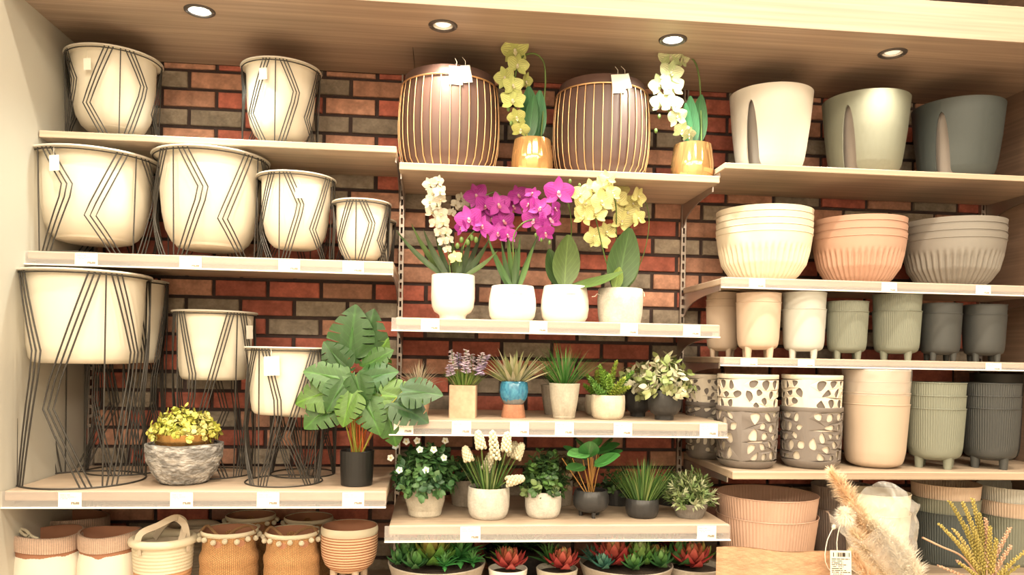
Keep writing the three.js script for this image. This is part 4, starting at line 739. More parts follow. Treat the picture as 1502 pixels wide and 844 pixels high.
{ // agave in the blue glazed pot
  const s = spot(754, 560, 43, 'C3', 0.34), g = thing('agave_plant', 'pale agave in a blue glazed ball pot on terracotta foot', 'potted plant', [s.x, s.y, s.z]), { r, h } = s, f = h * 0.37;
  mesh('foot', toCreasedNormals(lathe([[0, 0], [r * 0.82, 0], [r * 0.84, 0.003], [r * 0.70, f], [0, f]], 48), 0.6), M.terracotta, g, 'terracotta foot');
  T.glaze = tex(256, 128, (u, v) => { const d = 0.155 + 0.10 * (fbm(u, 0.3, 16, 3, 7) - 0.45), n = fbm(u, v, 50, 40, 8, 2); return v > d ? [0.12 + 0.26 * n, 0.38 + 0.30 * n, 0.54 + 0.24 * n] : [0.42 + 0.1 * n, 0.44 + 0.1 * n, 0.46 + 0.08 * n]; });
  mesh('pot', potLathe([[r * 0.62, f], [r * 0.76, f + (h - f) * 0.1], [r * 0.94, f + (h - f) * 0.32], [r * 1.0, f + (h - f) * 0.6], [r * 0.96, f + (h - f) * 0.88], [r * 0.90, h]], 0.004, 64), mat(lin(1, 1, 1), 0.22, { map: T.glaze, clearcoat: 0.5 }), g, 'blue drip glazed ball pot');
  mesh('soil', lathe([[0, h - 0.006], [r * 0.86, h - 0.008]], 36), M.soil, g);
  tuft(g, { n: 60, len: 0.128, wid: 0.0105, y: h - 0.008, r0: r * 0.4, spread: 1.2, bend: 0.25, mats: [green(0.48, 0.50, 0.25), green(0.62, 0.60, 0.36), green(0.36, 0.41, 0.18), green(0.72, 0.68, 0.46)], sd: 9, jit: 0.3, fold: 0.5 });
}
{
  const [g, s] = smallPot('grassy_plant', 'green spiky grass plant in a tapered concrete pot', 828, 563, 46, 'C3', 0.36, P.taper, M.concretePale);
  tuft(g, { n: 110, len: 0.152, wid: 0.0036, y: s.h - 0.008, r0: s.r * 0.5, spread: 0.95, bend: 0.3, mats: [green(0.09, 0.30, 0.05), green(0.06, 0.22, 0.04), green(0.14, 0.38, 0.07), green(0.34, 0.30, 0.16)], sd: 11, jit: 0.4 });
  const [g2, s2] = smallPot('grassy_plant', 'spiky grass plant in a concrete pot half hidden by its twin', 814, 565, 42, 'C3', 0.2, P.taper, M.concrete);
  tuft(g2, { n: 40, len: 0.11, wid: 0.003, y: s2.h - 0.008, spread: 1.0, bend: 0.3, mats: [green(0.09, 0.30, 0.05), green(0.06, 0.22, 0.04), green(0.14, 0.38, 0.07)], sd: 12, jit: 0.4 });
}
{ // sedum in cream pot
  const leaf = leafGeo({ len: 0.016, wid: 0.0055, shape: POINT, bend: 0.6, fold: 0.3, nt: 4, thick: 0.003 });
  const sedum = (g, s, list, mats, sd) => { reseed(sd); list.forEach(([tx, ty, z], i) => { const L = local(s), b = V(rr(-0.3, 0.3) * s.r, s.h - 0.008, rr(-0.3, 0.3) * s.r), t = L(tx, ty, z), gs = []; const q = new THREE.Quaternion().setFromUnitVectors(V(0, 1, 0), t.clone().sub(b).normalize()); for (let k = 0; k < 44; k++) { const u = k / 43, p = b.clone().lerp(t, 0.15 + 0.82 * u); gs.push(leaf.clone().applyMatrix4(new THREE.Matrix4().compose(p, q, V(1, 1, 1)).multiply(pose(k * 2.4, 1.05 - 0.75 * u * u, (1.15 - 0.35 * u))))); } const o = mesh('succulent_stem', gs, mats[i % mats.length], g); mesh('stem', wire([b, t], 0.003, 6), mats[0], o); }); };
  const [g, s] = smallPot('sedum_plant', 'yellow green sedum spikes in a rounded cream pot', 892, 580, 51, 'C3', 0.355, P.round, M.creamPot);
  const sm = [green(0.22, 0.40, 0.05), green(0.38, 0.48, 0.07), green(0.13, 0.30, 0.05)];
  sedum(g, s, [[880, 538, 0.38], [904, 531, 0.36], [928, 546, 0.38], [893, 552, 0.42], [915, 556, 0.42], [866, 556, 0.38], [900, 548, 0.33], [922, 568, 0.4], [872, 566, 0.42], [886, 545, 0.32]], sm, 21);
  const [g2, s2] = smallPot('sedum_plant', 'sedum in a cream pot half hidden behind its twin', 880, 580, 44, 'C3', 0.22, P.round, M.creamPot);
  sedum(g2, s2, [[862, 552, 0.22], [875, 545, 0.2], [890, 548, 0.2], [858, 566, 0.24], [882, 540, 0.18]], sm, 22);
}
{ // variegated leaf plants in black bowls
  const leaf = leafGeo({ len: 0.027, wid: 0.010, shape: POINT, bend: 0.7, fold: 0.25, nt: 5 });
  const [g, s] = smallPot('variegated_plant', 'cream and green variegated plant in a black footed bowl', 975, 573, 50, 'C3', 0.36, P.bowlFoot, M.charcoal);
  bush(g, { r: 0.090, h: 0.125, y: s.h - 0.01, sprigs: 56, leaves: 9, leaf, low: 0.0, mats: [green(0.64, 0.62, 0.40), green(0.40, 0.44, 0.18), green(0.28, 0.36, 0.12), green(0.74, 0.72, 0.52)], stem: M.stem, seed: 41, out: 0.8 });
  const [g2, s2] = smallPot('variegated_plant', 'variegated plant in a black footed bowl half hidden behind its twin', 936, 572, 40, 'C3', 0.24, P.bowlFoot, M.charcoal);
  bush(g2, { r: 0.08, h: 0.105, y: s2.h - 0.01, sprigs: 28, leaves: 8, leaf, low: -0.1, mats: [green(0.64, 0.62, 0.40), green(0.40, 0.44, 0.18), green(0.28, 0.36, 0.12), green(0.74, 0.72, 0.52)], stem: M.stem, seed: 42, out: 0.8 });
}

// deep shelf of leafy plants
{
  const leaf = leafGeo({ len: 0.024, wid: 0.0095, shape: POINT, bend: 0.6, fold: 0.25, nt: 5 });
  const [g, s, L] = smallPot('flowering_bush', 'dark green bush with tiny white flowers in a pale cream pot', 624, 714, 60, 'C4', 0.36, P.cyl.map(([t, a]) => [t, t < 0.1 ? a * 0.82 : t < 0.6 ? a * 0.97 : a]), M.concretePale);
  bush(g, { r: 0.102, h: 0.152, y: s.h - 0.012, sprigs: 90, leaves: 13, leaf, low: 0.02, mats: [green(0.05, 0.16, 0.05), green(0.08, 0.20, 0.06), green(0.12, 0.26, 0.08), green(0.035, 0.11, 0.045)], stem: M.stemDark, seed: 51, out: 0.8 });
  const fl = PM.white, pet = leafGeo({ len: 1, wid: 0.42, shape: ROUND, bend: 0.4, fold: 0.1, nt: 4 }), wm = [petalMat(0.78, 0.80, 0.74), petalMat(0.62, 0.74, 0.76)];
  [[612, 647, 0.42], [616, 660, 0.45], [636, 660, 0.46], [651, 672, 0.45], [573, 672, 0.4], [580, 655, 0.4], [653, 647, 0.4], [625, 690, 0.46], [596, 648, 0.42], [586, 690, 0.45]].forEach(([a, b, z], i) => { const f = new THREE.Group(); f.name = 'flower'; g.add(f); f.position.copy(L(a, b, z)); for (let k = 0; k < 5; k++) placed(mesh('petal', pet, wm[i % 2], f), 0, 0, 1), f.children[k].rotation.set(0, 0, k * TAU / 5), f.children[k].scale.setScalar(0.0115); mesh('flower_eye', budGeo, PM.yellow[2], f).scale.setScalar(0.003); f.rotation.set(-0.3, rr(-0.4, 0.4), rr(0, 1)); });
  const [g2, s2] = smallPot('flowering_bush', 'dark bush in a grey pot between the white flowers and hyacinths', 683, 703, 44, 'C4', 0.19, P.cyl, M.concrete);
  bush(g2, { r: 0.085, h: 0.10, y: s2.h - 0.012, sprigs: 26, leaves: 9, leaf, low: -0.1, mats: [green(0.05, 0.16, 0.05), green(0.08, 0.20, 0.06), green(0.12, 0.26, 0.08)], stem: M.stemDark, seed: 52, out: 0.8 });
}
{ // grape hyacinths
  const [g, s, L] = smallPot('grape_hyacinth', 'white grape hyacinths with grassy leaves in a textured white pot', 717, 714, 62, 'C4', 0.385, P.round.map(([t, a]) => [t, t < 0.5 ? a : 1 - (1 - a)]), M.whiteMatt);
  tuft(g, { n: 80, len: 0.135, wid: 0.0042, y: s.h - 0.01, r0: s.r * 0.7, spread: 0.6, bend: 0.3, mats: [green(0.07, 0.19, 0.045), green(0.10, 0.25, 0.06), green(0.16, 0.32, 0.08), green(0.3, 0.4, 0.16)], sd: 61, jit: 0.35, min: 0.02 });
  const bell = new THREE.SphereGeometry(0.0052, 8, 6).scale(1, 1.15, 1), bm = petalMat(0.86, 0.80, 0.58); reseed(62);
  for (const [bx, by, tx, ty, z] of [[706, 658, 701, 634, 0.49], [727, 674, 722, 634, 0.495], [742, 662, 744, 636, 0.49], [688, 676, 682, 657, 0.45], [757, 672, 766, 652, 0.44], [743, 707, 768, 702, 0.46], [750, 670, 756, 650, 0.40], [712, 690, 722, 664, 0.40]]) {
    const a = L(bx, by, z), b = L(tx, ty, z), d = b.clone().sub(a), u = new THREE.Vector3().crossVectors(d, V(0, 0.1, 1)).normalize(), w = new THREE.Vector3().crossVectors(d, u).normalize(), gs = [];
    for (let k = 0; k < 46; k++) { const t = k / 45, rad = 0.0118 * Math.sqrt(Math.max(0.05, 1 - t * t * 0.9)) , an = k * 2.4; gs.push(moved(bell, ...a.clone().addScaledVector(d, t).addScaledVector(u, rad * Math.cos(an)).addScaledVector(w, rad * Math.sin(an)).toArray())); }
    const o = mesh('flower_spike', gs, bm, g, 'cream bell flower spike'); mesh('stem', tube([V(a.x * 0.3, s.h - 0.01, a.z * 0.3), V(a.x * 0.7, (s.h + a.y) / 2, a.z * 0.7), a, b], 0.0018, 14, 6), M.stem, o);
  }
}
{
  const leaf = leafGeo({ len: 0.021, wid: 0.0075, shape: ROUND, bend: 0.5, fold: 0.25, nt: 4 });
  const [g, s] = smallPot('leafy_plant', 'dark small leaved plant in a white speckled pot', 797, 720, 54, 'C4', 0.375, P.round, M.whiteMatt);
  bush(g, { r: 0.072, h: 0.135, y: s.h - 0.012, sprigs: 54, leaves: 16, leaf, low: 0.05, mats: [green(0.06, 0.15, 0.035), green(0.10, 0.22, 0.05), green(0.04, 0.10, 0.03), green(0.20, 0.30, 0.10)], stem: M.stemDark, seed: 71, out: 1 });
  const [g2, s2] = smallPot('leafy_plant', 'brownish small leaved plant in a tall grey pot behind the speckled pot', 817, 704, 48, 'C4', 0.18, P.cyl, M.concrete);
  bush(g2, { r: 0.09, h: 0.115, y: s2.h - 0.012, sprigs: 34, leaves: 11, leaf, low: -0.1, mats: [green(0.30, 0.22, 0.12), green(0.12, 0.20, 0.06), green(0.36, 0.27, 0.16)], stem: M.stemDark, seed: 72, out: 1 });
}
{ // money plant on legs
  const [g, s, L] = smallPot('round_leaf_plant', 'glossy round leaf plant in a charcoal pot on three feet', 867, 719, 54, 'C4', 0.375, P.egg, M.charcoal, { feet: 0.17 });
  for (let i = 0; i < 3; i++) { const a = 0.1 + i * TAU / 3, f = mesh('foot', new THREE.CylinderGeometry(0.0075, 0.0055, s.h * 0.22, 12).translate(0, s.h * 0.11, 0), M.charcoal, g); f.position.set(Math.sin(a) * s.r * 0.55, 0, Math.cos(a) * s.r * 0.55); }
  const lm = [green(0.05, 0.20, 0.045, { map: T.leafTone, rough: 0.3 }), green(0.07, 0.26, 0.06, { map: T.leafTone, rough: 0.3 }), green(0.10, 0.30, 0.08, { map: T.leafTone, rough: 0.35 })], sm = mat(lin(0.42, 0.22, 0.06), 0.6);
  [[862, 672, 828, 656, 0.40, 30], [866, 662, 846, 646, 0.37, 30], [868, 664, 876, 643, 0.37, 32], [876, 664, 908, 652, 0.37, 30], [872, 682, 908, 668, 0.44, 34], [862, 664, 834, 668, 0.45, 28], [862, 672, 866, 648, 0.45, 30], [880, 660, 898, 644, 0.32, 28], [856, 684, 832, 688, 0.42, 24], [884, 672, 912, 662, 0.40, 26]].forEach(([a, b, c, d, z, w], i) => { const p = L(a, b, z); strapLeaf(g, p, L(c, d, z + 0.04), w * metre(z), lm[i % 3], 0.6, i, [0, 0.9, 0.45]); mesh('stem', tube([V(rr(-0.012, 0.012), s.h - 0.01, rr(-0.01, 0.01)), p.clone().multiplyScalar(0.6).add(V(0, s.h * 0.4, 0)), p], 0.0017, 14, 6), sm, g); });
  for (let i = 0; i < 4; i++) { const a = (i - 3) * 0.2; mesh('stem', tube([V(a * 0.03, s.h - 0.01, 0.004), V(a * 0.10, s.h + 0.05, 0.012), V(a * 0.16, s.h + 0.10, 0.02)], 0.0018, 10, 5), sm, g); }
}
{
  const [g, s] = smallPot('ornamental_grass', 'dense green grass in a charcoal barrel pot', 942, 731, 50, 'C4', 0.38, P.round, M.charcoal);
  tuft(g, { n: 190, len: 0.142, wid: 0.0036, y: s.h - 0.008, r0: s.r * 0.85, spread: 0.75, bend: 0.25, mats: [green(0.10, 0.24, 0.05), green(0.15, 0.30, 0.06), green(0.06, 0.17, 0.04), green(0.26, 0.38, 0.12)], sd: 81, jit: 0.35, min: 0.02 });
  const leaf = leafGeo({ len: 0.018, wid: 0.006, shape: POINT, bend: 0.5, fold: 0.3, nt: 4 });
  const [g2, s2] = smallPot('small_bush', 'small leafy bush in a charcoal pot behind the grass', 905, 716, 46, 'C4', 0.18, P.cyl, M.charcoal);
  bush(g2, { r: 0.07, h: 0.08, y: s2.h - 0.01, sprigs: 22, leaves: 10, leaf, low: 0, mats: [green(0.06, 0.15, 0.035), green(0.10, 0.22, 0.05), green(0.04, 0.10, 0.03)], stem: M.stemDark, seed: 83, out: 0.9 });
  const [g3, s3] = smallPot('small_bush', 'small leafy bush in a charcoal pot behind the needle bush', 983, 716, 44, 'C4', 0.18, P.cyl, M.charcoal);
  bush(g3, { r: 0.065, h: 0.075, y: s3.h - 0.01, sprigs: 20, leaves: 10, leaf, low: 0, mats: [green(0.06, 0.15, 0.035), green(0.10, 0.22, 0.05), green(0.04, 0.10, 0.03)], stem: M.stemDark, seed: 84, out: 0.9 });
}
{
  const leaf = leafGeo({ len: 0.024, wid: 0.0034, shape: POINT, bend: 0.3, fold: 0.3, nt: 3 });
  const [g, s] = smallPot('needle_bush', 'rounded pale green needle leaf bush in a ridged grey pot', 1012, 737, 55, 'C4', 0.385, P.taper, M.slateWash);
  bush(g, { r: 0.080, h: 0.098, y: s.h - 0.002, sprigs: 74, leaves: 15, leaf, low: 0.0, mats: [green(0.26, 0.34, 0.13), green(0.36, 0.42, 0.20), green(0.16, 0.25, 0.08), green(0.46, 0.50, 0.30)], stem: M.stem, seed: 91, out: 0.6 });
}

// ---------- succulent bowls on the base cabinet ----------
const fatLeaf = leafGeo({ len: 1, wid: 0.24, shape: POINT, bend: -0.5, tip: -0.2, fold: 0.25, nt: 6, nw: 2, thick: 0.12 });
const thinLeaf = leafGeo({ len: 1, wid: 0.13, shape: BLADE, bend: 0.5, fold: 0.4, nt: 6, thick: 0.05 });
function rosette(parent, p, R, mats, n = 26, geo = fatLeaf, sd = 1, flat = 1.25) {
  const o = new THREE.Group(); o.name = 'succulent'; parent.add(o); o.position.copy(p); reseed(sd);
  for (let i = 0; i < n; i++) { const t = i / (n - 1), m = mats[Math.min(mats.length - 1, Math.floor(t * mats.length))]; placed(mesh('leaf', geo, m, o), i * 2.39996, flat * (1 - t) + 0.12, R * (1 - 0.5 * t) * rr(0.92, 1.06), [0, t * R * 0.28, 0]); }
}
const SC = { red: [green(0.48, 0.06, 0.06), green(0.58, 0.12, 0.09), green(0.55, 0.16, 0.08), green(0.55, 0.42, 0.14)], green: [green(0.05, 0.17, 0.05), green(0.09, 0.25, 0.06), green(0.16, 0.34, 0.09)], lime: [green(0.14, 0.36, 0.07), green(0.28, 0.48, 0.13), green(0.46, 0.58, 0.24)], amber: [green(0.12, 0.30, 0.05), green(0.28, 0.36, 0.07), green(0.45, 0.36, 0.09), green(0.60, 0.20, 0.06)], blade: [green(0.06, 0.30, 0.07), green(0.10, 0.40, 0.10), green(0.18, 0.46, 0.14)], blue: [green(0.06, 0.20, 0.15), green(0.10, 0.26, 0.18)], dark: [green(0.05, 0.17, 0.05), green(0.09, 0.25, 0.06)] };
function succulentBowl(px, py, w, z, label, m, list, shape = [[0, 0.45], [0.04, 0.5], [0.2, 0.68], [0.5, 0.87], [1, 1]]) {
  const s = spot(px, py, w, 'D', z), g = thing('succulent_bowl', label, 'potted plant', [s.x, s.y, s.z]), L = local(s);
  mesh('bowl', potLathe(shape.map(([t, a]) => [a * s.r, t * s.h]), 0.006, 64), m, g); mesh('soil', lathe([[0, s.h - 0.008], [s.r * 0.94, s.h - 0.014]], 40), M.soil, g);
  list.forEach(([fx, fz, R, k, n, geo, flat], i) => rosette(g, V(fx * s.r, s.h + 0.006, fz * s.r), R * 1.25, SC[k], n, geo, 300 + px + i, flat));
}
succulentBowl(641, 824, 142, 0.36, 'wide grey bowl with amber tipped rosette between two green succulents', M.concrete, [[-0.60, 0.1, 0.060, 'green', 30, fatLeaf, 1.1], [-0.08, 0.25, 0.082, 'amber', 34], [0.46, 0.1, 0.085, 'blade', 30, thinLeaf, 1.2], [-0.3, -0.5, 0.06, 'dark', 24], [0.2, -0.5, 0.06, 'dark', 24], [0.66, -0.3, 0.05, 'blade', 20, thinLeaf, 1.1], [0.15, 0.55, 0.05, 'blade', 20, thinLeaf, 1.2], [-0.42, 0.58, 0.05, 'green', 22], [-0.78, 0.3, 0.04, 'dark', 18], [0.72, 0.32, 0.045, 'blade', 20, thinLeaf, 1.2]]);
succulentBowl(745, 834, 58, 0.38, 'small white pot with one red rosette, next to the wide amber bowl', M.white, [[0.05, 0.25, 0.062, 'red', 30], [-0.2, -0.55, 0.055, 'lime', 24, thinLeaf, 1.0]], P.taper);
succulentBowl(817, 834, 62, 0.38, 'small pale pot with red rosette and dark leaves behind', M.concretePale, [[0.25, 0.25, 0.060, 'red', 30], [-0.3, -0.4, 0.07, 'dark', 26, thinLeaf, 1.0]], P.taper);
succulentBowl(918, 826, 140, 0.36, 'wide grey bowl with red and lime rosettes side by side', M.concrete, [[-0.30, 0.15, 0.076, 'red', 34], [0.28, 0.15, 0.066, 'lime', 34], [-0.75, 0.0, 0.055, 'blue', 18, thinLeaf, 1.1], [0.66, 0.0, 0.05, 'amber', 20], [0, -0.5, 0.06, 'dark', 24], [0.5, -0.5, 0.06, 'green', 22], [0.0, 0.6, 0.045, 'green', 20], [-0.6, 0.5, 0.045, 'blue', 18], [0.62, 0.45, 0.05, 'green', 20], [0.8, 0.0, 0.04, 'lime', 18]]);
succulentBowl(1018, 830, 84, 0.37, 'grey bowl of red rosette and green leaves beside the paper bag', M.concrete, [[-0.15, 0.25, 0.07, 'red', 32], [-0.5, -0.1, 0.07, 'green', 26], [0.3, -0.3, 0.06, 'amber', 24], [0.0, -0.55, 0.06, 'dark', 24]]);
{ // darker bowls behind
  succulentBowl(760, 806, 104, 0.14, 'charcoal bowl of green succulents behind the small red ones', M.charcoal, [[-0.4, 0, 0.06, 'dark', 22], [0.3, 0.1, 0.065, 'dark', 22, thinLeaf, 1.1], [0, -0.3, 0.05, 'green', 20]]);
  succulentBowl(966, 806, 96, 0.14, 'charcoal bowl of green and red succulents behind the lime rosette', M.charcoal, [[-0.4, 0, 0.06, 'dark', 22], [0.3, 0.1, 0.06, 'red', 22]]);
}

// ---------- slotted pots on the top shelf ----------
Object.assign(M, {
  chalk: mat(lin(0.72, 0.68, 0.61), 0.55), sage: mat(lin(0.205, 0.218, 0.172), 0.6), slate: mat(lin(0.052, 0.055, 0.054), 0.55), innerGrey: mat(lin(0.34, 0.305, 0.28), 0.65),
  ivory: mat(lin(0.76, 0.69, 0.54), 0.5), blush: mat(lin(0.50, 0.305, 0.225), 0.55), dove: mat(lin(0.235, 0.218, 0.195), 0.55), peach: mat(lin(0.61, 0.475, 0.365), 0.55), sand: mat(lin(0.53, 0.42, 0.325), 0.55),
  chalkGrey: mat(lin(0.54, 0.545, 0.50), 0.55), latticeGrey: mat(lin(0.185, 0.16, 0.145), 0.6), latticeWhite: mat(lin(0.74, 0.67, 0.56), 0.55), mauve: mat(lin(0.33, 0.27, 0.24), 0.55), slateBlue: mat(lin(0.066, 0.080, 0.080), 0.55), blushWide: mat(lin(0.58, 0.385, 0.29), 0.55),
  film: mat(lin(0.94, 0.93, 0.91), 0.16, { transmission: 0.8, thickness: 0, ior: 1.45 }),
});
function slottedPot(px, py, w, z, label, m, turn = 0) {
  const s = spot(px, py, w, 'R1', z), g = thing('slotted_planter', label, 'planter', [s.x, s.y, s.z]), { r, h } = s;
  const prof = table([[0, 0.56], [0.03, 0.64], [0.09, 0.74], [0.17, 0.81], [0.3, 0.855], [0.6, 0.93], [1, 1]]);
  mesh('liner', potLathe([[r * 0.50, 0.001], [r * 0.56, 0.006], [r * 0.64, h * 0.3], [r * 0.72, h * 0.6], [r * 0.86, h * 0.9]], 0.004, 64), M.innerGrey, g, 'grey inner liner pot');
  const gs = [], n = 3, th = 0.005, slotTop = 0.85;
  const half = (t) => (t >= slotTop ? 0 : 0.20 * Math.pow(1 - Math.pow(t / slotTop, 2), 0.5) + 0.30 * Math.pow(Math.max(0, 1 - t / 0.16), 2));
  for (let i = 0; i < n; i++) {
    const c = -0.92 + turn + i * TAU / n, a0 = c, a1 = c + TAU / n, NT = 40, NA = 28, pos = [], idx = [], uv = [];
    const P3 = (a, t, off) => { const rr2 = r * prof(t) - off; return [rr2 * Math.sin(a), t * h, rr2 * Math.cos(a)]; };
    for (const [off, flip] of [[0, 0], [th, 1]]) { const b = pos.length / 3; for (let q = 0; q <= NT; q++) { const t = q / NT, e = half(t); for (let k = 0; k <= NA; k++) { const a = a0 + e + (a1 - a0 - 2 * e) * k / NA; pos.push(...P3(a, t, off)); uv.push(k / NA, t); } } for (let q = 0; q < NT; q++) for (let k = 0; k < NA; k++) { const v = b + q * (NA + 1) + k, f = [v, v + 1, v + NA + 2, v, v + NA + 2, v + NA + 1]; idx.push(...(flip ? f.reverse() : f)); } }
    const B = (NT + 1) * (NA + 1), strip = (f) => { for (let q = 0; q < f.length - 1; q++) { const [u, v] = [f[q], f[q + 1]]; idx.push(u, v, v + B, u, v + B, u + B); } };
    strip([...Array(NT + 1).keys()].map((q) => q * (NA + 1))); strip([...Array(NT + 1).keys()].map((q) => q * (NA + 1) + NA)); strip([...Array(NA + 1).keys()].map((k) => NT * (NA + 1) + k)); strip([...Array(NA + 1).keys()]);
    const q = new THREE.BufferGeometry(); q.setAttribute('position', new THREE.Float32BufferAttribute(pos, 3)); q.setAttribute('uv', new THREE.Float32BufferAttribute(uv, 2)); q.setIndex(idx); q.computeVertexNormals(); gs.push(toCreasedNormals(q, 0.7));
  }
  mesh('shell', gs, m, g, 'outer shell with tall arched slots');
}
slottedPot(1131, 141, 122, 0.205, 'chalk white pot with tall arched slots over a grey liner', M.chalk);
slottedPot(1270, 150, 126, 0.205, 'sage green pot with tall arched slots over a grey liner', M.sage, -0.02);
slottedPot(1405, 160, 130, 0.205, 'dark slate pot with tall arched slots over a grey liner', M.slateBlue, -0.05);

// ---------- generic pot stacks: every pot is a thing ----------
function flutedBowl(s, y, m, label, group) {
  const g = thing('fluted_bowl', label, 'bowl', [s.x, y, s.z], 0, group), { r, h } = s;
  const prof = table([[0, 0.52], [0.04, 0.58], [0.15, 0.72], [0.35, 0.87], [0.6, 0.94], [0.8, 0.972], [1, 1]]), n = 44;
  const flute = (a, t) => { const k = smooth(0, 0.06, t) * (1 - smooth(0.52, 0.72, t)); return 1 - 0.052 * k * Math.pow(Math.abs(Math.sin(n * a / 2)), 3); };
  mesh('body', [revolve((a, t) => [r * prof(t) * flute(a, t), t * h], 34, n * 8), lathe([[0, 0.0005], [r * 0.53, 0.0005]], 48), innerWall(r, h, prof, 0.0015, flute, 34, n * 6)], m, g);
  mesh('rim_line', ring(r * prof(0.9) + 0.001, 0.0011, h * 0.9, 5, 80), m, g);
}
function innerWall(r, h, prof, th, mod, nt, na) { return join([revolve((a, u) => { const t = 1 - u * 0.94; return [r * prof(t) * mod(a, t) - th * Math.min(1, u * nt), t * h]; }, nt, na), lathe([[0, h * 0.06], [r * prof(0.06), h * 0.06]], 48)]); }
function bowlStack(px, pyTop, w, z, n, step, m, colour) {
  const s = spot(px, pyTop, w, 'R2', z), st = step * metre(z), base = { ...s, h: s.h - (n - 1) * st };
  const where = ['lowest', 'second', 'third', 'topmost'];
  for (let i = 0; i < n; i++) flutedBowl(base, s.y + i * st + 0.0006 * i, m, `${colour} fluted bowl, ${i === n - 1 ? 'topmost' : where[i]} in its nested stack`, `nested ${colour} fluted bowls`);
}
bowlStack(1121, 313, 142, 0.215, 4, 9.5, M.ivory, 'ivory');
bowlStack(1260, 326, 136, 0.215, 3, 11, M.blush, 'blush pink');
bowlStack(1398, 329, 146, 0.215, 3, 11, M.dove, 'dove grey');

// footed or plain cylinder pot; ribs > 0 adds fine vertical ribs
function cylPot(name, s, y, m, label, group, o = {}) {
  const g = thing(name, label, 'pot', [s.x, y, s.z], o.turn || 0, group), { r, h } = s, y0 = o.feet ? h * o.feet : 0, H = h - y0, rb = o.base ?? 0.9;
  const prof = o.prof ? table(o.prof) : table([[0, rb * 0.62], [0.025, rb * 0.80], [0.06, rb * 0.93], [0.12, rb * 0.99], [0.25, rb + (1 - rb) * 0.3], [1, 1]]);
  const ribs = o.ribs || 0, lo = o.ribLow ?? 0.16;
  const rib = (a, t) => (ribs ? 1 - (o.ribDepth ?? 0.024) * smooth(lo, lo + 0.05, t) * (1 - smooth(o.ribTop ?? 0.995, 1, t)) * Math.pow(0.5 + 0.5 * Math.cos(ribs * a), 2) : 1);
  mesh('body', [revolve((a, t) => [r * prof(t) * rib(a, t), y0 + t * H], ribs ? 26 : 30, ribs ? ribs * 5 : 64), lathe([[0, y0 + 0.0005], [r * prof(0), y0 + 0.0005]], 48), innerWall(r, H, prof, 0.0012, rib, 26, ribs ? ribs * 4 : 64).translate(0, y0, 0)], m, g);
  mesh('rim', ring(r, 0.0016, h, 6, 72), m, g);
  if (o.feet && !o.hideFeet) for (let i = 0; i < 4; i++) { const a = (o.phase ?? 0.2) + i * TAU / 4, fr = r * 0.155, f = mesh('foot', new THREE.CylinderGeometry(fr * 1.15, fr * 0.85, y0 + H * 0.12, 16).translate(0, (y0 + H * 0.12) / 2, 0), m, g); f.position.set(Math.sin(a) * r * rb * 0.74, 0, Math.cos(a) * r * rb * 0.74); }
}
function potStack(name, px, pyTop, w, key, z, n, step, mats, colour, o = {}) {
  const s = spot(px, pyTop, w, key, z), st = step * metre(z), base = { ...s, h: s.h - (n - 1) * st };
  for (let i = 0; i < n; i++) cylPot(name, base, s.y + i * st + 0.0006 * i, mats[i % mats.length], o.labels ? o.labels[i] : n === 1 ? colour : `${colour}, ${i === n - 1 ? 'topmost' : i === 0 ? 'lowest' : i === 1 ? 'second from the bottom' : 'third from the bottom'} in its nested stack`, n > 1 ? `nested ${colour} stack`.slice(0, 60) : null, { ...o, hideFeet: i > 0 && o.feet });
}
potStack('footed_pot', 1061, 431, 50, 'R3', 0.15, 3, 10.5, [M.sand], 'plain sand pot behind the peach pots', { feet: 0.12 });
potStack('footed_pot', 1113, 432, 66, 'R3', 0.325, 2, 13, [M.peach], 'peach footed pot between sand and chalk pots', { feet: 0.14, phase: 0.5 });
potStack('footed_pot', 1180, 431, 64, 'R3', 0.325, 2, 25, [M.chalkGrey], 'chalk grey footed pot', { feet: 0.14, phase: 0.3 });
potStack('footed_pot', 1243, 444, 61, 'R3', 0.325, 2, 15, [M.sage], 'small ribbed sage footed pot', { feet: 0.13, ribs: 70, phase: 0.4 });
potStack('footed_pot', 1316, 434, 70, 'R3', 0.32, 2, 25, [M.sage], 'large ribbed sage footed pot', { feet: 0.13, ribs: 76, phase: 0.2 });
potStack('footed_pot', 1380, 447, 60, 'R3', 0.325, 2, 15, [M.slate], 'slate footed pot next to the sage pots', { feet: 0.13, phase: 0.5 });
potStack('footed_pot', 1444, 449, 62, 'R3', 0.325, 2, 15, [M.slate], 'slate footed pot next to the brown side panel', { feet: 0.13, phase: 0.4 });

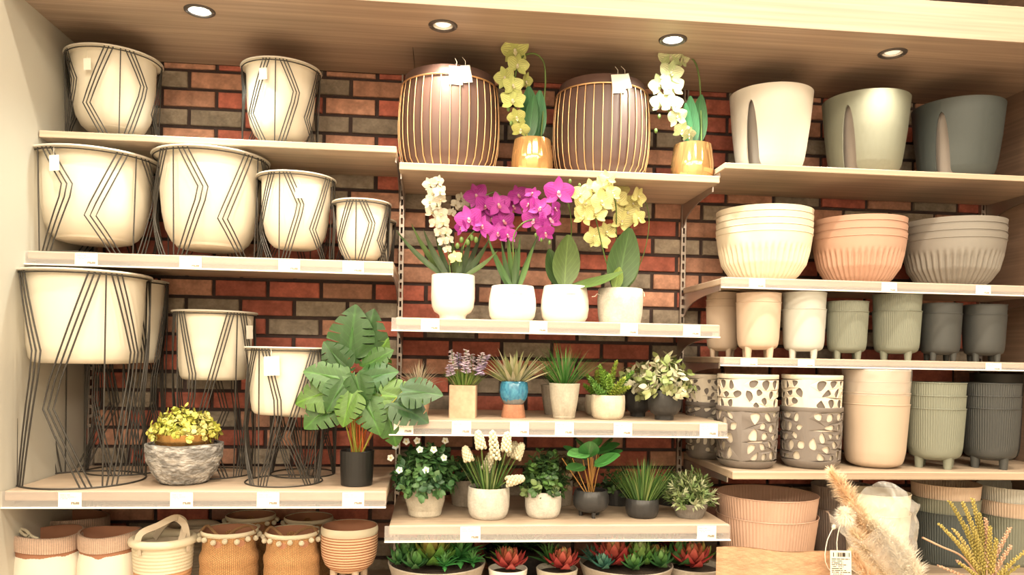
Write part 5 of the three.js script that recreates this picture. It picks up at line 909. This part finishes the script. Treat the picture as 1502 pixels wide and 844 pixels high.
// ---------- lattice pots ----------
function latticeCells(W, H, n, sd) {   // irregular rounded cells in a strip that wraps round
  reseed(sd); const S = [], cols = Math.round(n), rows = Math.max(2, Math.round(H / (W / cols) * 1.2));
  for (let j = 0; j < rows; j++) for (let i = 0; i < cols; i++) S.push([((i + 0.5 + (j % 2) * 0.5 + rr(-0.36, 0.36)) / cols * W + W) % W, (j + 0.5 + rr(-0.34, 0.34)) / rows * H]);
  const cells = [];
  for (const [sx, sy] of S) {
    let poly = [[sx - W / cols, 0], [sx + W / cols, 0], [sx + W / cols, H], [sx - W / cols, H]];
    for (const [tx0, ty] of S) for (const sh of [-W, 0, W]) { const tx = tx0 + sh; if ((tx === sx && ty === sy) || Math.hypot(tx - sx, ty - sy) > W / cols * 3) continue; const mx = (sx + tx) / 2, my = (sy + ty) / 2, nx = tx - sx, ny = ty - sy, nl = Math.hypot(nx, ny), out = [], dd = (p) => ((p[0] - mx) * nx + (p[1] - my) * ny) / nl + 0.0048; for (let k = 0; k < poly.length; k++) { const a = poly[k], b = poly[(k + 1) % poly.length], da = dd(a), db = dd(b); if (da <= 0) out.push(a); if (da * db < 0) { const u = da / (da - db); out.push([a[0] + (b[0] - a[0]) * u, a[1] + (b[1] - a[1]) * u]); } } poly = out; if (!poly.length) break; }
    if (poly.length < 3) continue; const cx = poly.reduce((q, p) => q + p[0], 0) / poly.length, cy = poly.reduce((q, p) => q + p[1], 0) / poly.length; const asp = rr(0.74, 0.98);
    let area = 0; poly.forEach((p, k) => { const q = poly[(k + 1) % poly.length]; area += p[0] * q[1] - q[0] * p[1]; }); if (Math.abs(area) < 2e-4) continue;
    poly = poly.map((p) => [cx + (p[0] - cx) * asp, clamp(cy + (p[1] - cy) * 0.95, 0.004, H - 0.004)]);
    for (let it = 0; it < 2; it++) { const q = []; poly.forEach((p, k) => { const b = poly[(k + 1) % poly.length]; q.push([p[0] * 0.75 + b[0] * 0.25, p[1] * 0.75 + b[1] * 0.25], [p[0] * 0.25 + b[0] * 0.75, p[1] * 0.25 + b[1] * 0.75]); }); poly = q; }
    cells.push(poly);
  }
  return cells;
}
function latticeShell(r, H, n, sd, th, prof) {
  const W = TAU * r, cells = latticeCells(W, H, n, sd);
  // cut the strip between the cells: shift every cell that straddles the seam to one side, then open the strip along x = a
  const E0 = 72, lo = -0.5 * W / n, sh = new THREE.Shape();
  const outline = []; for (let i = 0; i <= E0; i++) outline.push([lo + W * i / E0, 0]); for (let i = 1; i < 8; i++) outline.push([lo + W, H * i / 8]); for (let i = E0; i >= 0; i--) outline.push([lo + W * i / E0, H]); for (let i = 7; i > 0; i--) outline.push([lo, H * i / 8]);
  sh.setFromPoints(outline.map((p) => new THREE.Vector2(...p)));
  for (const c of cells) { const x0 = Math.min(...c.map((p) => p[0])), x1 = Math.max(...c.map((p) => p[0])), d = x0 < lo + 0.002 ? W : x1 > lo + W - 0.002 ? -W : 0, q = c.map((p) => [p[0] + d, p[1]]); if (Math.min(...q.map((p) => p[0])) < lo + 0.002 || Math.max(...q.map((p) => p[0])) > lo + W - 0.002) continue; const hp = new THREE.Path(); hp.setFromPoints(q.map((p) => new THREE.Vector2(...p)).reverse()); sh.holes.push(hp); }
  const g = new THREE.ExtrudeGeometry(sh, { depth: th, bevelEnabled: false }), p = g.attributes.position;
  for (let i = 0; i < p.count; i++) { const a = p.getX(i) / r, y = p.getY(i), q = r * prof(y / H) - th + p.getZ(i); p.setXYZ(i, q * Math.sin(a), y, q * Math.cos(a)); }
  g.computeVertexNormals(); return toCreasedNormals(g, 0.6);
}
function latticePot(s, y, label, shellM, linerM, sd, cellsN, shown, group) {
  const g = thing('lattice_pot', label, 'pot', [s.x, y, s.z], -0.35, group), { r, h } = s, lift = h * 0.13, prof = (t) => 0.93 + 0.07 * t, H = h * 0.80;
  const lat = latticeShell(r, H, cellsN, sd, 0.004, (t) => prof(0.13 + 0.80 * t)); lat.translate(0, lift, 0);
  mesh('lattice', lat, shellM, g, 'pierced outer shell');
  mesh('base', toCreasedNormals(lathe([[0, 0.0005], [r * 0.74, 0.0005], [r * 0.80, 0.003], [r * prof(0.10) - 0.001, lift * 0.75], [r * prof(0.13), lift], [r * prof(0.13) - 0.004, lift]], 72), 0.6), shellM, g);
  mesh('collar', lathe([[r * prof(0.93) - 0.004, lift + H], [r * prof(0.93), lift + H], [r * 1.0, h - 0.001], [r - 0.002, h], [r - 0.006, h - 0.001], [r * prof(0.93) - 0.006, lift + H]], 72), shellM, g);
  mesh('liner', potLathe([[r * 0.78, 0.006], [r * 0.84, 0.02], [r * 0.90, h * 0.5], [r * 0.935, h * 0.96]], 0.003, 64), linerM, g, 'contrasting inner liner');
}
for (const [px, w, z, top, mid, sd, where] of [[1096, 93, 0.355, 549, 595, 5, 'at the shelf end'], [1190, 92, 0.355, 550, 596, 17, 'next to the beige stack'], [1036, 62, 0.165, 549, 589, 29, 'at the back']]) {
  const s = spot(px, mid, w, 'R4', z), t = spot(px, top, w, 'R4', z), st = t.h - s.h;
  latticePot(s, s.y, `grey lattice pot with pale liner, lower of the pair ${where}`, M.latticeGrey, M.latticeWhite, sd, 15, 1);
  latticePot({ ...s, r: s.r * 0.97 }, s.y + st, `cream lattice pot with grey liner, upper of the pair ${where}`, M.latticeWhite, M.latticeGrey, sd + 3, 15, 1);
}
potStack('beige_pot', 1285, 544, 97, 'R4', 0.345, 4, 17, [M.sand], 'smooth beige tall pot beside the lattice pots', { base: 0.86 });
{ // plastic film over the top pots of the beige stack
  const s = spot(1285, 544, 99, 'R4', 0.345), lo = yAt(579, s.x, 0.345) - s.y;
  const f = mesh('plastic_film', revolve((a, t) => [s.r * (1.015 - 0.03 * (1 - t)) + 0.004 * (fbm(a / TAU, t, 18, 5, 5) - 0.45) + (t > 0.96 ? -0.004 : 0), lo + (s.h + 0.006 - lo) * t + 0.006 * (fbm(a / TAU, 0.2, 9, 2, 6) - 0.5) * (1 - t)], 22, 120), M.film); f.position.set(s.x, s.y, s.z); tag(f, 'crumpled clear plastic film around the top of the beige pots', 'film');
}
potStack('ribbed_pot', 1373, 562, 84, 'R4', 0.36, 3, 19.5, [M.sage], 'ribbed sage tall pot on feet', { feet: 0.14, ribs: 72, base: 0.88, ribLow: 0.2, phase: 0.1 });
potStack('ribbed_pot', 1454, 563, 82, 'R4', 0.36, 3, 19, [M.slate], 'ribbed slate tall pot on feet', { feet: 0.14, ribs: 72, base: 0.88, ribLow: 0.2, phase: 0.1 });
potStack('ribbed_pot', 1462, 549, 74, 'R4', 0.14, 2, 14, [M.slate], 'slate pot behind the ribbed slate stack', { base: 0.9 });

// ---------- wide pots on the higher base cabinet ----------
const WIDE = [[0, 0.76], [0.02, 0.82], [0.3, 0.90], [1, 1]];
potStack('wide_ribbed_pot', 1125, 724, 149, 'E', 0.30, 2, 31, [M.blushWide], 'wide ribbed blush pot under the lattice pots', { prof: WIDE, ribs: 90, ribLow: 0.03, ribDepth: 0.014 });
potStack('wide_ribbed_pot', 1236, 712, 92, 'E', 0.16, 2, 34, [M.mauve], 'ribbed mauve grey pot behind the plume bouquet', { prof: WIDE, ribs: 70, ribLow: 0.03 });
potStack('wide_ribbed_pot', 1287, 722, 94, 'E', 0.365, 2, 30, [M.ivory], 'ivory pot behind the plastic wrapped bouquet', { prof: WIDE });
potStack('wide_ribbed_pot', 1387, 709, 98, 'E', 0.25, 3, 21, [M.slateBlue, M.sage, M.peach], '', { prof: WIDE, ribs: 80, ribLow: 0.03, labels: ['slate ribbed pot under a sage and a peach one', 'sage ribbed pot between peach and slate ones', 'peach ribbed pot nested on top of a sage one'] });
potStack('wide_ribbed_pot', 1487, 713, 100, 'E', 0.25, 3, 22, [M.sage, M.peach, M.chalkGrey], '', { prof: WIDE, ribs: 80, ribLow: 0.03, labels: ['sage ribbed pot under a peach and a chalk one', 'peach ribbed pot between chalk and sage ones', 'chalk ribbed pot nested on top of a peach one'] });

// kraft paper bag standing at the front edge
{
  const z = 0.64, y0 = DECK_E, a = at(1051, 803, z), b = at(1243, 812, z), W = b.x - a.x, o = thing('paper_bag', 'brown kraft paper bag in front of the wide blush pots', 'bag', [a.x, y0, z], 0);
  const H0 = a.y - y0, H1 = b.y - y0, kraft = mat(lin(0.62, 0.37, 0.215), 0.85, { map: withRep(T.speck, 3, 3), bumpMap: T.rough, bumpScale: 0.0015 });
  const sheet = (sg) => { const nu = 48, nv = 26, pos = [], uv = [], idx = []; for (let j = 0; j <= nv; j++) for (let i = 0; i <= nu; i++) { const u = i / nu, v = j / nv, H = H0 + (H1 - H0) * u + 0.004 * Math.sin(u * 9), bul = Math.pow(Math.sin(Math.PI * clamp(u, 0, 1)), 0.5) * (0.006 + 0.030 * (1 - v) ), cr = 0.010 * (fbm(u, v, 5, 4, sg > 0 ? 11 : 12, 3) - 0.45) * Math.sin(Math.PI * u); pos.push(u * W, v * H, sg * bul + cr * (0.4 + v * 0.6)); uv.push(u, v); } for (let j = 0; j < nv; j++) for (let i = 0; i < nu; i++) { const k = j * (nu + 1) + i; idx.push(k, k + 1, k + nu + 2, k, k + nu + 2, k + nu + 1); } const g = new THREE.BufferGeometry(); g.setAttribute('position', new THREE.Float32BufferAttribute(pos, 3)); g.setAttribute('uv', new THREE.Float32BufferAttribute(uv, 2)); g.setIndex(idx); g.computeVertexNormals(); return g; };
  mesh('front_panel', sheet(1), kraft, o); mesh('back_panel', sheet(-1), kraft, o); mesh('fold', box(0.004, W - 0.004, 0, 0.004, -0.03, 0.03), kraft, o);
}
// plumes
function plume(parent, pts, R, m, n, hairLen, sd, name = 'plume') {   // feathery spindle of fine hairs along a curve
  reseed(sd); const c = new THREE.CatmullRomCurve3(pts), hair = leafGeo({ len: 1, wid: 0.034, shape: BLADE, bend: 0.7, fold: 0, nt: 3 }), gs = [];
  for (let i = 0; i < n; i++) { const t = Math.pow(i / n, 0.9), p = c.getPoint(t), d = c.getTangent(t), q = new THREE.Quaternion().setFromUnitVectors(V(0, 1, 0), d), k = Math.sin(Math.PI * clamp(t * 0.85 + 0.12, 0, 1)); gs.push(hair.clone().applyMatrix4(new THREE.Matrix4().compose(p, q, V(1, 1, 1)).multiply(pose(rr(0, TAU), rr(0.15, 0.95), hairLen * (0.45 + 0.6 * k) * rr(0.7, 1.2), [0, 0, 0])))); }
  const o = mesh(name, gs, m, parent); mesh('stem', tube(pts, 0.0016, 24, 6), m, o); return o;
}
{
  const z = 0.66, y0 = DECK_E, base = at(1330, 900, z), o = thing('plume_bouquet', 'dried cream plume bouquet wrapped in clear plastic', 'bouquet', [base.x, y0, z]), L = (px, py, zz) => at(px, py, zz).sub(V(base.x, y0, z));
  const foot = V(0.0, 0.004, 0), cream = mat(lin(0.96, 0.85, 0.68), 0.95, { transmission: 0.4, thickness: 0 }), tan = mat(lin(0.94, 0.76, 0.55), 0.95, { transmission: 0.4, thickness: 0 }), pale = mat(lin(0.97, 0.92, 0.82), 0.95, { transmission: 0.4, thickness: 0 });
  const list = [[[1300, 850], [1272, 785], [1245, 730], [1219, 692], 0.68, 1500, 0.040, tan], [[1322, 860], [1300, 810], [1275, 770], [1250, 742], 0.69, 1300, 0.040, cream], [[1340, 866], [1322, 830], [1302, 790], [1280, 765], 0.70, 1300, 0.042, pale], [[1318, 866], [1290, 830], [1268, 800], [1252, 780], 0.70, 1100, 0.036, cream], [[1352, 870], [1345, 845], [1330, 815], [1312, 792], 0.70, 900, 0.038, pale], [[1310, 872], [1284, 852], [1262, 830], [1250, 810], 0.70, 700, 0.030, tan]];
  list.forEach(([a, b, c, d, zz, n, len, m], i) => { plume(o, [L(...a, zz), L(...b, zz), L(...c, zz), L(...d, zz)], 0, m, Math.round(n * 1.5), len * 1.15, 20 + i); mesh('stalk', wire([foot.clone().add(V(0.004 * (i - 3), 0, 0)), L(...a, zz)], 0.0018, 5), tan, o); });
  // rabbit tail heads
  for (const [px, py, R, n] of [[1240, 757, 0.034, 1500], [1223, 773, 0.010, 420]]) { const c = L(px, py, 0.70), gs = [], hair = leafGeo({ len: 1, wid: 0.05, shape: BLADE, bend: 0.6, fold: 0, nt: 2 }); reseed(px); for (let i = 0; i < n; i++) gs.push(posed(hair, rr(0, TAU), Math.acos(rr(-1, 1)), R * rr(0.7, 1.05), [c.x, c.y, c.z])); gs.push(new THREE.IcosahedronGeometry(R * 0.5, 2).translate(c.x, c.y, c.z)); mesh('seed_head', gs, pale, o, 'fluffy white seed head'); mesh('stalk', tube([c, L(px - 10, py + 22, 0.70), L(px - 9, py + 60, 0.70), foot], 0.0014, 20, 5), pale, o); }
  // cellophane cone
  const wrap = revolve((a, t) => { const k = 0.010 + 0.105 * Math.pow(t, 0.8), cr = 0.030 * (fbm(a / TAU, t, 13, 9, 15, 4) - 0.45) * (0.3 + t); return [k + cr, 0.01 + t * 0.28 + 0.03 * Math.sin(3 * a + 1) * t + 0.03 * (fbm(a / TAU, 0.5, 14, 2, 17) - 0.5) * t]; }, 26, 84).toNonIndexed(); wrap.computeVertexNormals(); wrap.rotateZ(0.40);
  mesh('plastic_wrap', wrap, M.film, o, 'crumpled clear plastic wrap');
}
// printed care card
{
  T.card = tex(128, 192, (u, v) => { const y = 1 - v; if (u < 0.06 || u > 0.94) return [0.93, 0.90, 0.84]; if (y > 0.07 && y < 0.20) { const k = Math.floor(u * 46); return hash(k, 3, 9) > 0.5 ? [0.2, 0.17, 0.15] : [0.93, 0.90, 0.84]; } if (y > 0.26 && y < 0.94) { const row = Math.floor((y - 0.26) * 34), w = 0.55 + 0.4 * hash(row, 1, 4); if (row % 2 === 0 && u < w && hash(Math.floor(u * 40), row, 6) > 0.2) return [0.35, 0.31, 0.28]; } return [0.93, 0.90, 0.84]; });
  const z = 0.72, p = at(1233, 808, z), W = 34 * metre(z), H = 0.085, g = box(-W / 2, W / 2, -H, 0, -0.0006, 0.0006); const uv = g.attributes.uv, ps = g.attributes.position; for (let i = 0; i < uv.count; i++) uv.setXY(i, ps.getX(i) / W + 0.5, ps.getY(i) / H + 1);
  const o = thing('care_card', 'white printed card with barcode lines leaning on the bouquet', 'card', [p.x, p.y, z]); mesh('card', g, mat(lin(0.9, 0.88, 0.82), 0.6, { map: T.card }), o); o.rotation.set(-0.12, 0, -0.03);
}
// olive seed grass at the end
{
  const z = 0.64, y0 = DECK_E, b = at(1446, 890, z), o = thing('seed_grass', 'olive yellow seed grass spikes in a small pot', 'potted plant', [b.x, y0, z]), L = (px, py, zz) => at(px, py, zz).sub(V(b.x, y0, z));
  const ph = 0.045; mesh('pot', potLathe([[0.03, 0], [0.033, 0.003], [0.04, ph]], 0.003, 40), M.terracotta, o); mesh('soil', lathe([[0, ph - 0.006], [0.037, ph - 0.006]], 32), M.soil, o);
  const ol = [mat(lin(0.40, 0.32, 0.09), 0.8), mat(lin(0.33, 0.27, 0.07), 0.8), mat(lin(0.50, 0.40, 0.15), 0.8)], mv = mat(lin(0.52, 0.33, 0.22), 0.85), seedG = new THREE.IcosahedronGeometry(1, 0).scale(0.8, 1.3, 0.8); reseed(8);
  [[1376, 768, 0], [1392, 735, 1], [1411, 736, 0], [1426, 731, 0], [1436, 752, 1], [1388, 780, 0], [1398, 776, 2], [1446, 760, 3], [1452, 772, 0], [1482, 774, 3], [1484, 800, 3], [1508, 806, 0], [1376, 830, 3], [1402, 822, 3], [1406, 826, 1], [1416, 770, 2], [1428, 778, 1], [1462, 790, 0], [1440, 790, 2], [1496, 830, 1]].forEach(([tx, ty, mi], i) => {
    const t = L(tx, ty, 0.66 + 0.02 * (i % 3)), f = V(rr(-0.012, 0.012), ph - 0.008, rr(-0.012, 0.012)), c = new THREE.QuadraticBezierCurve3(f, V(t.x * 0.35, t.y * 0.6, t.z * 0.5), t), m = mi === 3 ? mv : ol[mi], gs = []; const len = c.getLength();
    const n = Math.round(len * 0.72 / 0.0024); for (let k = 0; k < n; k++) { const u = 0.28 + 0.72 * k / n, p = c.getPoint(u), an = k * 2.4, R = 0.0066 * (1.1 - 0.55 * u); gs.push(posed(seedG, an, 0.7, 0.0040 * (1.15 - 0.4 * u), [p.x + R * Math.cos(an), p.y, p.z + R * Math.sin(an)])); }
    const s = mesh('seed_spike', gs, m, o); mesh('stem', tube([f, c.getPoint(0.5), t], 0.0022, 16, 5), m, s);
  });
  mesh('stem', tube([L(1353, 789, 0.68), L(1380, 802, 0.68), L(1410, 816, 0.67), V(-0.01, ph, 0)], 0.003, 20, 6), mv, o);
}

// ---------- price tags in the channels ----------
T.tag = tex(96, 64, (u, v) => { const y = 1 - v; const line = (a, b, x0, x1) => y > a && y < b && u > x0 && u < x1 && hash(Math.floor(u * 30), Math.floor(y * 12), 2) > 0.25; if (line(0.16, 0.22, 0.08, 0.6) || line(0.30, 0.35, 0.08, 0.75) || line(0.42, 0.46, 0.08, 0.5)) return [0.80, 0.77, 0.70]; if (line(0.66, 0.84, 0.55, 0.9)) return [0.55, 0.52, 0.48]; return [0.98, 0.97, 0.93]; });
M.tag = mat(lin(1, 0.99, 0.95), 0.55, { map: T.tag });
function priceTag(px, key, w, h, label) {
  const [, , y, z] = SH[key], x = xAt(px, y - 0.02, z), g = box(-w / 2, w / 2, -h, 0, 0, 0.0009), uv = g.attributes.uv, p = g.attributes.position; for (let i = 0; i < uv.count; i++) uv.setXY(i, p.getX(i) / w + 0.5, p.getY(i) / h + 1);
  const o = thing('price_tag', label, 'price tag', [x, y - 0.003, z - 0.0028]); mesh('card', g, M.tag, o); mesh('clip_edge', box(-w / 2 - 0.0005, w / 2 + 0.0005, -0.0012, 0.0012, 0, 0.0016, 0.0004, 1), M.film, o);
}
for (const [px, t] of [[126, 'widest short wire planter'], [279, 'wide second wire planter'], [424, 'medium third wire planter'], [518, 'smallest wire planter']]) priceTag(px, 'L2', 0.062, 0.037, `white price tag on the shelf edge under the ${t}`);
for (const [px, t] of [[102, 'tallest wire stand'], [266, 'stone bowl'], [393, 'wire stand with the bright pot'], [518, 'split leaf plant']]) priceTag(px, 'L3', 0.061, 0.041, `white price tag on the shelf edge below the ${t}`);
for (const [px, t] of [[631, 'under the cream orchid spray'], [790, 'under the thin leaved orchid'], [923, 'under the sleeved yellow orchid'], [1015, 'at the shelf end past the yellow orchid']]) priceTag(px, 'C2', 0.054, 0.036, `white price tag on the orchid shelf edge, ${t}`);
for (const [px, t] of [[592, 'by the beige spiky tuft'], [677, 'under the lavender'], [762, 'under the blue agave pot'], [828, 'under the concrete grass pot'], [914, 'under the sedum'], [1040, 'past the variegated plant']]) priceTag(px, 'C3', 0.056, 0.040, `white price tag on the shelf edge, ${t}`);
for (const [px, t] of [[690, 'below the grape hyacinths'], [1037, 'below the needle leaf bush']]) priceTag(px, 'C4', 0.058, 0.042, `white price tag on the deep shelf edge, ${t}`);
for (const [px, t] of [[1111, 'ivory'], [1305, 'blush pink'], [1443, 'dove grey']]) priceTag(px, 'R2', 0.051, 0.032, `white price tag under the ${t} fluted bowls`);
for (const [px, t] of [[1099, 'peach footed pot'], [1183, 'chalk grey footed pot'], [1458, 'slate footed pots by the brown panel']]) priceTag(px, 'R3', 0.054, 0.026, `white price tag under the ${t}`);

for (const o of scene.children) if (o.userData.kind === undefined && !o.isLight && !(o.isObject3D && o.type === 'Object3D') && !o.userData.label) console.log('no label', o.name);
renderer.render(scene, camera);
